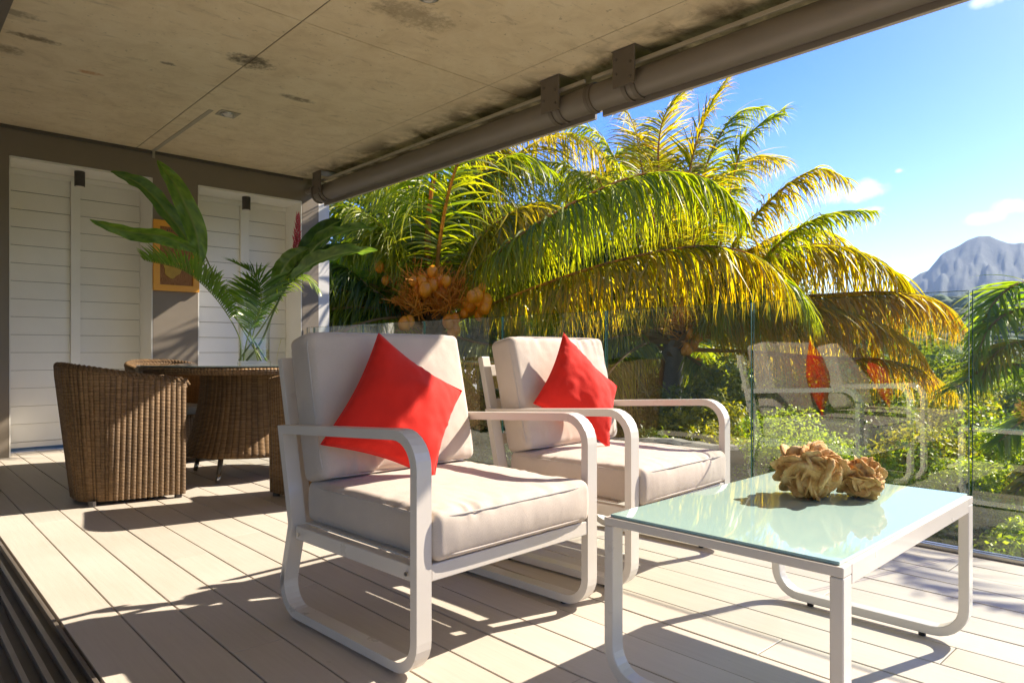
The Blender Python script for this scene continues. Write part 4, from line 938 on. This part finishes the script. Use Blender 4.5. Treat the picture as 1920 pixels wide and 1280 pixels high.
# palm with the hanging orange coconuts (behind the armchair backs)
palm('coconut palm with clusters of orange coconuts behind the left armchair', at(812, 606, 9.0), -1.3, .15, [
    dict(P=pp((822, 600, 9), (900, 500, 8.6), (1050, 395, 8.1), (1200, 328, 7.8), (1320, 332, 7.7), (1400, 400, 7.7)), L=1.05, n=330, droop=3.6, **LIME),
    dict(P=pp((830, 612, 9), (960, 556, 8.4), (1140, 494, 7.8), (1310, 462, 7.5), (1420, 482, 7.4), (1480, 540, 7.4)), L=1.0, n=330, droop=3.7, **YEL),
    dict(P=pp((815, 600, 9), (802, 470, 8.9), (812, 340, 8.8), (850, 250, 8.7), (900, 240, 8.6)), L=.95, rr=(.05, .006), crach=(.42, .22, .04), **LIME),
    dict(P=pp((800, 600, 9), (735, 450, 8.9), (660, 390, 8.8), (590, 400, 8.7), (540, 470, 8.6)), L=.9, droop=1.5, **LIME),
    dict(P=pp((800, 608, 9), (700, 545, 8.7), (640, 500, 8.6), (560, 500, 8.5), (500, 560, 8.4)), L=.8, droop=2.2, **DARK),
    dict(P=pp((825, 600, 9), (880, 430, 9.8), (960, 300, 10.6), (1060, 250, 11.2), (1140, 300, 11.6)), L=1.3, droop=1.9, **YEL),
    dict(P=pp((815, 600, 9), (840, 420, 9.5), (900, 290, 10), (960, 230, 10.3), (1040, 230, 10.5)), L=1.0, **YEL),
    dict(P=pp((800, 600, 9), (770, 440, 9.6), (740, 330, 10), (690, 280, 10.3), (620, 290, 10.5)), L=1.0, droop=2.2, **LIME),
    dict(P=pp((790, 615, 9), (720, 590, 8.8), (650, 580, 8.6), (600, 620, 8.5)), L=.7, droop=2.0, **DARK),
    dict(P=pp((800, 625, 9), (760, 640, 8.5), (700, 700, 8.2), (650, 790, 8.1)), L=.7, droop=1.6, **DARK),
    dict(P=pp((825, 622, 9), (880, 640, 8.6), (950, 660, 8.3), (1030, 740, 8.2)), L=.7, droop=1.8, **LIME),
    dict(P=pp((825, 615, 9), (900, 560, 9.2), (1000, 490, 9.6), (1100, 470, 9.8), (1180, 520, 9.9)), L=1.0, droop=2.2, **LIME),
    dict(P=pp((810, 600, 9), (760, 480, 9.0), (700, 430, 9.0), (650, 470, 9.0)), L=.85, droop=2.2, **LIME),
    dict(P=pp((812, 600, 9), (790, 440, 9.2), (760, 340, 9.3), (700, 300, 9.4), (640, 330, 9.5)), L=1.0, droop=2.6, **LIME),
    dict(P=pp((820, 600, 9), (850, 450, 9.3), (900, 340, 9.5), (970, 290, 9.7), (1050, 330, 9.8)), L=1.0, droop=2.8, **LIME),
    dict(P=pp((820, 600, 9), (870, 490, 9.0), (930, 420, 9.0), (1010, 380, 9.0), (1090, 410, 9.1)), L=1.1, droop=3.0, **YEL),
    dict(P=pp((812, 600, 9), (825, 430, 9.5), (860, 330, 9.8), (920, 280, 10), (980, 300, 10.1)), L=1.1, droop=2.4, **YEL),
    dict(P=pp((812, 600, 9), (825, 450, 8.6), (850, 330, 8.2), (885, 265, 8.0), (940, 245, 8.0)), L=.72, droop=1.0, n=66, wid=.030, jit=2.2, twist=.9, **LIME),
    ], 3, coco=((at(796, 532, 8.45), 13, .10), (at(885, 560, 8.45), 14, .12), (at(768, 590, 8.5), 5, .08), (at(848, 588, 8.45), 4, .08), (at(745, 525, 8.8), 5, .10)), random_fronds=15, Lr=3.6, kw=dict(droop=2.1, n=200), gen=dict(L=.95, **LIME), az=(.9, 3.6), rf_el=(-.2, 1.2))
# the tall palm in the middle
palm('tall coconut palm with yellowing drooping fronds behind the right armchair', at(1262, 640, 10.2), -1.5, .17, [
    dict(P=pp((1262, 630, 10.2), (1300, 480, 10), (1292, 330, 9.9), (1325, 215, 9.8), (1362, 150, 9.8)), L=.85, droop=.9, **YEL),
    dict(P=pp((1262, 630, 10.2), (1260, 460, 10.3), (1235, 320, 10.4), (1245, 220, 10.5), (1290, 165, 10.5)), L=.9, droop=.7, **YEL),
    dict(P=pp((1275, 630, 10.2), (1340, 500, 10), (1365, 370, 9.9), (1400, 260, 9.8), (1470, 205, 9.8)), L=.7, droop=1.1, **LIME),
    dict(P=pp((1280, 635, 10.2), (1370, 470, 9.6), (1450, 370, 9.3), (1530, 318, 9.1), (1590, 335, 9.0)), L=.75, droop=1.9, **YEL),
    dict(P=pp((1285, 640, 10.2), (1400, 520, 9.6), (1480, 440, 9.3), (1560, 400, 9.1), (1640, 395, 9.0)), L=.6, droop=1.5, **LIME),
    dict(P=pp((1290, 640, 10.2), (1400, 520, 10.1), (1500, 462, 10.1), (1600, 468, 10.1), (1680, 510, 10.1), (1722, 560, 10.1)), L=1.18, n=330, droop=3.6, **YEL),
    dict(P=pp((1290, 645, 10.2), (1420, 570, 10.0), (1560, 552, 9.9), (1680, 548, 9.9), (1760, 565, 9.9), (1800, 605, 9.9)), L=1.05, n=330, droop=3.6, **ORA),
    dict(P=pp((1290, 650, 10.2), (1400, 590, 10.0), (1500, 575, 9.8), (1610, 590, 9.7), (1700, 640, 9.7), (1740, 690, 9.7)), L=.98, n=190, droop=2.6, **ORA),
    dict(P=pp((1290, 655, 10.2), (1420, 660, 9.9), (1540, 670, 9.7), (1660, 675, 9.6), (1740, 700, 9.6), (1790, 735, 9.6)), L=.75, n=180, droop=2.4, **ORA),
    dict(P=pp((1285, 640, 10.2), (1370, 560, 9.4), (1420, 520, 9.2), (1480, 530, 9.1), (1530, 590, 9.0)), L=.9, droop=2.6, **LIME),
    dict(P=pp((1250, 635, 10.2), (1180, 500, 10.2), (1130, 390, 10.2), (1080, 320, 10.2), (1010, 300, 10.2)), L=.8, droop=1.9, **LIME),
    dict(P=pp((1255, 635, 10.2), (1200, 480, 10.4), (1170, 340, 10.5), (1120, 250, 10.6), (1060, 235, 10.6)), L=.6, droop=1.4, **LIME),
    dict(P=pp((1255, 640, 10.2), (1210, 540, 10), (1160, 470, 9.8), (1100, 460, 9.7), (1050, 520, 9.6)), L=.9, droop=2.4, **DARK),
    dict(P=pp((1270, 655, 10.2), (1320, 690, 9.6), (1360, 730, 9.4), (1390, 790, 9.3)), L=.6, droop=1.8, **LIME),
    dict(P=pp((1275, 640, 10.2), (1330, 540, 9.9), (1400, 470, 9.7), (1440, 480, 9.6), (1480, 540, 9.6)), L=.9, droop=2.5, **YEL),
    dict(P=pp((1258, 635, 10.2), (1290, 500, 10.8), (1330, 380, 11.2), (1400, 300, 11.5), (1470, 300, 11.8)), L=.9, droop=1.4, **YEL),
    dict(P=pp((1258, 635, 10.2), (1240, 480, 10.8), (1210, 350, 11.1), (1190, 240, 11.3), (1160, 190, 11.4)), L=.9, droop=1.2, **YEL),
    dict(P=pp((1268, 635, 10.2), (1310, 440, 10.5), (1325, 310, 10.7), (1375, 220, 10.9), (1430, 200, 11.0)), L=.8, droop=1.3, **LIME),
    dict(P=pp((1275, 640, 10.2), (1360, 520, 10.6), (1440, 450, 10.9), (1530, 430, 11.1), (1610, 470, 11.2)), L=1.1, droop=2.8, **YEL),
    dict(P=pp((1270, 640, 10.2), (1340, 560, 9.8), (1400, 500, 9.6), (1450, 500, 9.5), (1500, 560, 9.5)), L=1.0, droop=3.0, **YEL),
    dict(P=pp((1275, 650, 10.2), (1360, 620, 10.1), (1450, 600, 10.0), (1550, 610, 10.0), (1620, 660, 10.0)), L=1.0, droop=3.0, **YEL),
    dict(P=pp((1255, 640, 10.2), (1190, 560, 10.1), (1120, 540, 10.0), (1050, 560, 9.9), (1000, 620, 9.9)), L=1.0, droop=2.6, **LIME),
    dict(P=pp((1250, 655, 10.2), (1180, 640, 9.8), (1110, 650, 9.6), (1060, 710, 9.5)), L=.7, droop=2.2, **DARK),
    ], 5, lean=(-.1, .1), coco=((at(1285, 622, 9.9), 6, .11), (at(1300, 655, 9.9), 4, .09)), random_fronds=20, Lr=3.8, kw=dict(droop=2.3, n=200), gen=dict(L=.95, **LIME), az=(.2, 3.4), rf_el=(-.1, 1.1))
# palm behind, filling the top between them
palm('shaded coconut palm standing behind the other palms', at(1040, 470, 14.5), -2.0, .17, [
    dict(P=pp((1040, 470, 14.5), (1100, 400, 14), (1130, 330, 13.8), (1180, 280, 13.6), (1240, 290, 13.5)), L=.9, droop=1.2, **LIME)],
    9, random_fronds=20, Lr=4.2, kw=dict(droop=2.0, n=130, wid=.04), gen=dict(L=1.1, **LIME), rf_el=(-.3, 1.2))
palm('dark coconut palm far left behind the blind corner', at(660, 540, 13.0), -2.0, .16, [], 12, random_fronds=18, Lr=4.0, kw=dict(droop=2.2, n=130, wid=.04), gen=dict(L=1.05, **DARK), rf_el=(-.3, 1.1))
# palm at the right edge
palm('young green coconut palm reaching in from the right edge', at(2080, 700, 6.6), -1.2, .12, [
    dict(P=pp((2080, 690, 6.6), (1990, 580, 6.5), (1930, 530, 6.4), (1870, 560, 6.3), (1826, 640, 6.3)), L=.55, droop=.9, n=90, wid=.026, cA=(.10, .22, .008), cB=(.30, .40, .015)),
    dict(P=pp((2080, 695, 6.6), (1990, 600, 6.3), (1920, 580, 6.2), (1860, 610, 6.1), (1822, 690, 6.1)), L=.5, droop=.8, n=90, wid=.024, cA=(.12, .24, .008), cB=(.36, .44, .015)),
    dict(P=pp((2080, 700, 6.6), (2000, 660, 6.2), (1930, 640, 6.1), (1870, 660, 6.0), (1836, 720, 6.0)), L=.5, droop=.9, n=90, wid=.024, **YEL),
    dict(P=pp((2080, 705, 6.6), (2000, 700, 6.3), (1920, 685, 6.2), (1850, 690, 6.1), (1790, 730, 6.0)), L=.55, droop=.8, n=90, wid=.024, cA=(.12, .24, .008), cB=(.36, .44, .015)),
    dict(P=pp((2080, 720, 6.6), (2000, 760, 6.2), (1930, 780, 6.1), (1870, 830, 6.0)), L=.5, droop=.9, n=95, wid=.026, cA=(.10, .22, .008), cB=(.30, .40, .015)),
    dict(P=[at(2080, 700, 6.6), (8.0, .8, 2.0), (7.3, .3, 2.7), (6.6, -.1, 2.8), (5.9, -.6, 2.3)], L=.5, droop=.8, n=70, wid=.035, **GREEN),
    dict(P=[at(2080, 700, 6.6), (8.1, .5, 1.9), (7.4, -.1, 2.5), (6.9, -.6, 2.5), (6.4, -1.1, 2.1)], L=.5, droop=.8, n=70, wid=.035, **GREEN),
    dict(P=pp((2080, 740, 6.6), (2010, 830, 6.1), (1950, 870, 6.0), (1900, 930, 5.9)), L=.5, droop=1.5, n=95, wid=.024, **YEL)],
    15, random_fronds=3, Lr=2.4, kw=dict(droop=.9, n=95, wid=.024), gen=dict(L=.55, cA=(.10, .22, .008), cB=(.30, .40, .015)), az=(-1.9, .2), rf_el=(.0, 1.3))

# ------------------------------------------------------------------ bushes, hedge, trees
def leaf_cloud(cen, lobes, nleaf, size, cA, cB, seed, asp=.5):
    rg = np.random.default_rng(seed); P = []; NR = []
    w = np.array([l[3] * l[4] * l[5] for l in lobes]) ** (2 / 3); cnt = (w / w.sum() * nleaf).astype(int)
    for (x, y, z, rx, ry, rz_), c in zip(lobes, cnt):
        d = rg.normal(size=(c, 3)); d /= np.linalg.norm(d, axis=1)[:, None]; rad = rg.uniform(.45, 1, c) ** .6 * (1 + .28 * vnoise(d * 3 + seed + x))
        P.append(d * rad[:, None] * (rx, ry, rz_) + (x, y, z)); NR.append(d)
    P = np.vstack(P) + cen; NR = np.vstack(NR); n = len(P)
    nn = NR * .6 + rg.normal(size=(n, 3)) * .7 + (0, 0, .3); nn /= np.linalg.norm(nn, axis=1)[:, None]; a = np.cross(nn, rg.normal(size=(n, 3))); a /= np.linalg.norm(a, axis=1)[:, None]; b_ = np.cross(nn, a)
    s = size * rg.uniform(.6, 1.35, n)[:, None]
    V = np.stack([P - a * s, P - b_ * s * asp + nn * s * .12, P + a * s, P + b_ * s * asp + nn * s * .12], 1).reshape(-1, 3); F = np.arange(n * 4).reshape(-1, 4)
    f = np.clip(.5 + .35 * vnoise((P) * (1.2 / max(size * 10, .3))) + rg.normal(0, .28, n), 0, 1)[:, None]; C_ = np.repeat(np.array(cA) * (1 - f) + np.array(cB) * f, 4, 0)
    return V, F, C_
def bush(loc, r, h, n, size, cA, cB, label, seed, cat='bush', group='shrubs beyond the glass railing', name='shrub'):
    rg = np.random.default_rng(seed); o = empty(name, loc); tag(o, label, cat, group); lobes = []
    for k in range(9):
        a = rg.uniform(0, 6.28); q = rg.uniform(0, .65) * r; rr_ = rg.uniform(.3, .55) * r; lobes.append((q * math.cos(a), q * math.sin(a), h * rg.uniform(.3, .8), rr_, rr_, rr_ * .8 * h / r if h < r * 1.6 else rr_))
    V, F, C_ = leaf_cloud(np.array((0, 0, 0.)), lobes, n, size, cA, cB, seed); make_mesh('foliage', V, F, M['bush'], o, colr=C_)
    st = MB()
    for k in range(5):
        l = lobes[k]; st.tube([(0, 0, -.2), (l[0] * .4, l[1] * .4, l[2] * .5), (l[0], l[1], l[2])], [.03 * r, .02 * r, .008 * r], 6)
    make_mesh('stems', st.V, st.F, M['bark'], o, colr=np.tile((.09, .07, .045), (len(st.V), 1))); return o
GZ = -1.0
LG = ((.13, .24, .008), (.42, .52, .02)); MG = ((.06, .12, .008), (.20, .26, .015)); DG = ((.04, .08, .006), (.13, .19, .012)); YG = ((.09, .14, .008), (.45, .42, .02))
specs = [ # px, py(base/mid), depth, r, h, colours, label
    ((1312, 800, 8.0), .75, 1.05, YG, 'yellow green shrub seen over the right armchair arm', .030, 9000),
    ((1205, 830, 7.6), .65, .8, MG, 'mid green shrub in the gap between the armchairs', .03, 6000),
    ((1440, 845, 6.2), .55, 1.25, LG, 'lime green feathery bush just right of the right armchair seat', .016, 9000),
    ((1545, 845, 6.0), .52, 1.25, LG, 'lime green feathery bush behind the larger desert rose', .016, 8000),
    ((1650, 870, 5.6), .52, 1.2, LG, 'brightest lime bush behind the smaller desert rose', .016, 9000),
    ((1740, 860, 7.4), .8, 1.0, YG, 'yellow green shrub between the two rightmost glass joints', .028, 9000),
    ((1880, 860, 7.2), .8, .95, LG, 'leafy green shrub low behind the right edge glass panel', .026, 9000),
    ((1790, 960, 5.9), .5, .6, MG, 'mid green shrub just behind the far coffee table leg', .022, 7000),
    ((1860, 930, 6.3), .6, .8, LG, 'pale lime shrub low on the slope beside the young palm trunk', .022, 8000),
    ((1900, 1030, 5.0), .45, .5, LG, 'low sunlit shrub at the foot of the right edge glass panel', .022, 7000),
    ((1700, 990, 5.4), .40, .38, MG, 'low dark ground shrub under the coffee table corner', .024, 5000),
    ((1345, 740, 9.2), .9, 1.3, YG, 'tall sunny shrub right of the tall palm trunk', .032, 9000),
    ((1215, 745, 9.4), .9, 1.3, MG, 'tall green shrub left of the tall palm trunk', .034, 9000),
    ((1500, 735, 9.8), 1.1, 1.4, LG, 'broad lime shrub mirrored over by the pillow reflection', .034, 10000),
    ((1640, 740, 10.6), 1.1, 1.3, MG, 'broad green shrub below the lowest orange frond', .036, 10000),
    ((1830, 720, 16.), 1.8, 1.8, LG, 'broad bright shrub on the slope under the mountain', .05, 10000),
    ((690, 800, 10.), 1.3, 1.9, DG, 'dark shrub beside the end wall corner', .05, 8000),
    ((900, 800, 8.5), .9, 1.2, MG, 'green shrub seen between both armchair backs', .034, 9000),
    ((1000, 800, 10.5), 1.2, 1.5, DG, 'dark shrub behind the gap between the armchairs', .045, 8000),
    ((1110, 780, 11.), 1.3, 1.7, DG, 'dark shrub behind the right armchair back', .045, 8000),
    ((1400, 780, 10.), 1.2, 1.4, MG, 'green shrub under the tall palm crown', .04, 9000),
    ((1560, 770, 10.5), 1.2, 1.3, MG, 'green shrub below the orange fronds', .04, 9000),
    ((1780, 750, 13.), 1.5, 1.5, YG, 'sunny shrub on the slope left of the young palm', .045, 9000),
    ((1900, 760, 13.), 1.5, 1.4, MG, 'green shrub on the slope behind the young palm', .045, 9000)]
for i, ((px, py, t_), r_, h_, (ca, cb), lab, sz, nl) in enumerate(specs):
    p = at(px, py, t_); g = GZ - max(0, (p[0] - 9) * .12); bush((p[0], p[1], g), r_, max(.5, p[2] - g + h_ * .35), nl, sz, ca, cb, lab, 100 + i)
trees = [((640, 14.5 + 4), 3.2, 6.2, DG, 'dense dark tree behind the end wall corner'), ((790, 20), 3.4, 5.6, DG, 'dense dark tree behind the coconut clusters'), ((960, 21), 3.6, 5.2, DG, 'broad dark tree behind the gap between the armchairs'),
         ((1130, 20), 3.4, 4.4, DG, 'broad dark tree left of the tall palm trunk'), ((1300, 19), 3.2, 3.8, DG, 'broad dark tree behind the tall palm trunk'), ((1460, 20), 3.2, 3.1, MG, 'round green tree behind the yellow fronds'),
         ((1610, 24), 3.0, 1.9, MG, 'low round tree on the slope behind the orange fronds'), ((1760, 34), 3.4, .9, MG, 'small round tree far down the slope'), ((1868, 30), 2.8, .6, DG, 'dark round tree far down the slope near the right edge')]
for i, ((px, t_), r_, top, (ca, cb), lab) in enumerate(trees):
    p = at(px, 660, t_); g = GZ - (p[0] - 9) * .12 if p[0] > 9 else GZ; g -= .4
    o = empty('tree', (p[0], p[1], g)); tag(o, lab, 'tree', 'broadleaf trees beyond the palms'); rg = np.random.default_rng(300 + i); lobes = []; H = top + CAM_H - g
    for k in range(16):
        a = rg.uniform(0, 6.28); q = rg.uniform(.1, .75) * r_; zz = H * rg.uniform(.28, .82); rr_ = r_ * rg.uniform(.28, .5); lobes.append((q * math.cos(a), q * math.sin(a), zz, rr_, rr_, rr_ * .85))
    V, F, C_ = leaf_cloud(np.zeros(3), lobes, 14000, .10, ca, cb, 300 + i); make_mesh('crown', V, F, M['bush'], o, colr=C_)
    st = MB(); st.tube([(0, 0, -.5), (.1, 0, H * .3), (0, .1, H * .6)], [.2, .15, .06], 8)
    for l in lobes[:6]: st.tube([(0, 0, H * .25), (l[0] * .5, l[1] * .5, l[2] * .8), (l[0], l[1], l[2])], [.08, .05, .02], 6)
    make_mesh('trunk', st.V, st.F, M['bark'], o, colr=np.tile((.09, .07, .045), (len(st.V), 1)))
# low garden wall among the plants
p0, p1 = at(1235, 812, 7.0), at(1420, 815, 6.4)
gw = MB(); d = (p1 - p0); d /= np.linalg.norm(d[:2]); nrm = np.array((-d[1], d[0], 0)); L_ = np.linalg.norm((p1 - p0)[:2]); k = 24; V = []; F = []
for i in range(k + 1):
    c = p0 + d * (-1.0 + (L_ + 1.4) * i / k); top = -.05 + .012 * math.sin(i * .7) + .006 * math.sin(i * 2.3) + .06 * min(1, i / 8)
    for s_, z_ in ((-.15, -1.2), (-.14, top - .03), (-.08, top), (.08, top - .005), (.14, top - .04), (.15, -1.2)): V.append((c[0] + nrm[0] * s_, c[1] + nrm[1] * s_, z_))
for i in range(k):
    for j in range(5): a = i * 6 + j; F.append((a, a + 1, a + 7, a + 6))
tag(make_mesh('garden_wall', V, F, M['stone'], None), 'low rough garden wall seen over the right armchair arm', 'wall')
# neighbour house glimpsed through the fronds
p = at(705, 560, 27); hs = empty('neighbour_house', (p[0], p[1], -2)); tag(hs, 'pale house with grey roof glimpsed between the dark palm fronds', 'house')
MB().box(-3, 3, -2.5, 2.5, 0, 5.0).build('wall', M['white_wall'], hs); make_mesh('roof', [(-3.4, -2.9, 5.0), (3.4, -2.9, 5.0), (3.4, 2.9, 5.0), (-3.4, 2.9, 5.0), (0, 0, 7.0)], [(0, 1, 4), (1, 2, 4), (2, 3, 4), (3, 0, 4), (3, 2, 1, 0)], painted('grey_roof', (.34, .38, .42), .5, .08, .1, 8), hs)
MB().box(-1.2, -.2, -2.53, -2.505, 2.6, 3.9).build('window', M['black'], hs)

# ------------------------------------------------------------------ terrain, forest, mountain
def gheight(X, Y):
    D = X * .9 + Y * .25; z = np.where(X < 9, GZ, GZ - (X - 9) * .12); z = np.where(X > 60, GZ - 51 * .12 - (X - 60) * .02, z)
    far = np.clip((np.hypot(X, Y) - 120) / 420, 0, 1); z = z + far ** 1.25 * 46 + fbm(np.stack([X / 60, Y / 60, X * 0], -1), 3) * (3.5 * np.clip((np.hypot(X, Y) - 60) / 200, 0, 1))
    z = z + 12 * np.clip((np.hypot(X, Y) - 520) / 900, 0, 1)
    return np.where(X < 3.4, np.minimum(z, -.9), z)
rad = np.concatenate([np.linspace(0, 14, 8), np.geomspace(18, 7000, 70)]); ang = np.linspace(0, 2 * np.pi, 181)[:-1]
RR, AA = np.meshgrid(rad, ang, indexing='ij'); X = RR * np.cos(AA); Y = RR * np.sin(AA); Z = gheight(X, Y)
i, j = np.meshgrid(np.arange(len(rad) - 1), np.arange(180), indexing='ij'); i = i.ravel(); j = j.ravel(); j2 = (j + 1) % 180
g = make_mesh('ground', np.stack([X, Y, Z], -1).reshape(-1, 3), np.stack([i * 180 + j, (i + 1) * 180 + j, (i + 1) * 180 + j2, i * 180 + j2], 1), M['ground'], None, smooth=True); tag(g, kind='structure')
# forest
ico = bmesh.new(); bmesh.ops.create_icosphere(ico, subdivisions=2, radius=1); iv = np.array([v.co[:] for v in ico.verts]); ifc = np.array([[v.index for v in f.verts] for f in ico.faces]); ico.free()
V = []; F = []; C_ = []; k0 = 0
for q in range(2600):
    a = math.radians(47.2) - rng.uniform(-.12, .72); dd = 45 * (620 / 45) ** rng.uniform(0, 1); x, y = dd * math.cos(a), dd * math.sin(a); z = float(gheight(np.array([x]), np.array([y]))[0]); r_ = rng.uniform(1.8, 3.6) * (1 + dd / 400)
    dsp = 1 + .30 * vnoise(iv * 2.2 + rng.uniform(0, 50)); V.append(iv * dsp[:, None] * (r_, r_, r_ * rng.uniform(.6, .9)) + (x, y, z + r_ * .4)); F.append(ifc + k0); k0 += len(iv)
    C_.append(np.tile(np.array((.035, .065, .012)) * rng.uniform(.5, 1.8) + np.array((.03, .02, 0)) * rng.uniform(0, 1.2), (len(iv), 1)))
fo = make_mesh('forest', np.vstack(V), np.vstack(F), M['forest'], None, smooth=False, colr=np.vstack(C_)); tag(fo, 'green forest covering the slope below the mountain', 'forest', kind='stuff')
# mountain
prof = [(1480, 640), (1560, 610), (1630, 575), (1690, 541), (1725, 516), (1740, 511), (1765, 481), (1774, 475), (1795, 465), (1815, 453), (1835, 446), (1856, 445), (1872, 453), (1890, 459), (1903, 460), (1915, 458), (1940, 462), (1980, 480), (2040, 470), (2120, 500), (2250, 560)]
px_ = np.array([q[0] for q in prof], float); py_ = np.array([q[1] for q in prof], float); NX, NY = 300, 96; V = []
for jj in range(NY):
    f = jj / (NY - 1)                      # 0 foot .. .7 crest .. 1 behind
    for ii in range(NX):
        px = 1440 + (2260 - 1440) * ii / (NX - 1); D0 = 1700; hgt = (660 - np.interp(px, px_, py_)) / FPX * D0; base_ = np.array((0, 0, 0.)) + ray(px, 660) * (D0 - 620 * (1 - f / .7) if f < .7 else D0 + (f - .7) * 2600)
        sh = (f / .7) ** 1.35 if f < .7 else max(0, 1 - ((f - .7) / .3) ** 1.2)
        z = hgt * sh + (26 * fbm(np.array([[px / 30, f * 5, 1.]]), 3)[0] - 3 * abs(fbm(np.array([[px / 9, f * 9, 5.]]), 4)[0])) * (sh * (1 - sh) * 4) * min(1, hgt / 120) + 6
        V.append((base_[0], base_[1], z + CAM_H * sh))
i, j = np.meshgrid(np.arange(NY - 1), np.arange(NX - 1), indexing='ij'); i = i.ravel(); j = j.ravel()
mo = make_mesh('mountain', V, np.stack([i * NX + j, i * NX + j + 1, (i + 1) * NX + j + 1, (i + 1) * NX + j], 1), M['mountain'], None, smooth=True); tag(mo, kind='structure')

# air between here and the mountain
hz = MB().box(-400, 2900, -1600, 3000, -60, 330).build('haze', None); tag(hz, 'pale sunlit haze in front of the mountain', 'haze', kind='stuff')
m = bpy.data.materials.new('haze_air'); m.use_nodes = True; nt = m.node_tree; nt.nodes.clear(); o = N(nt, 'ShaderNodeOutputMaterial'); pv = N(nt, 'ShaderNodeVolumePrincipled')
pv.inputs['Color'].default_value = (.55, .74, 1, 1); pv.inputs['Density'].default_value = .00018; pv.inputs['Anisotropy'].default_value = .1; nt.links.new(pv.outputs[0], o.inputs['Volume']); hz.data.materials.append(m)
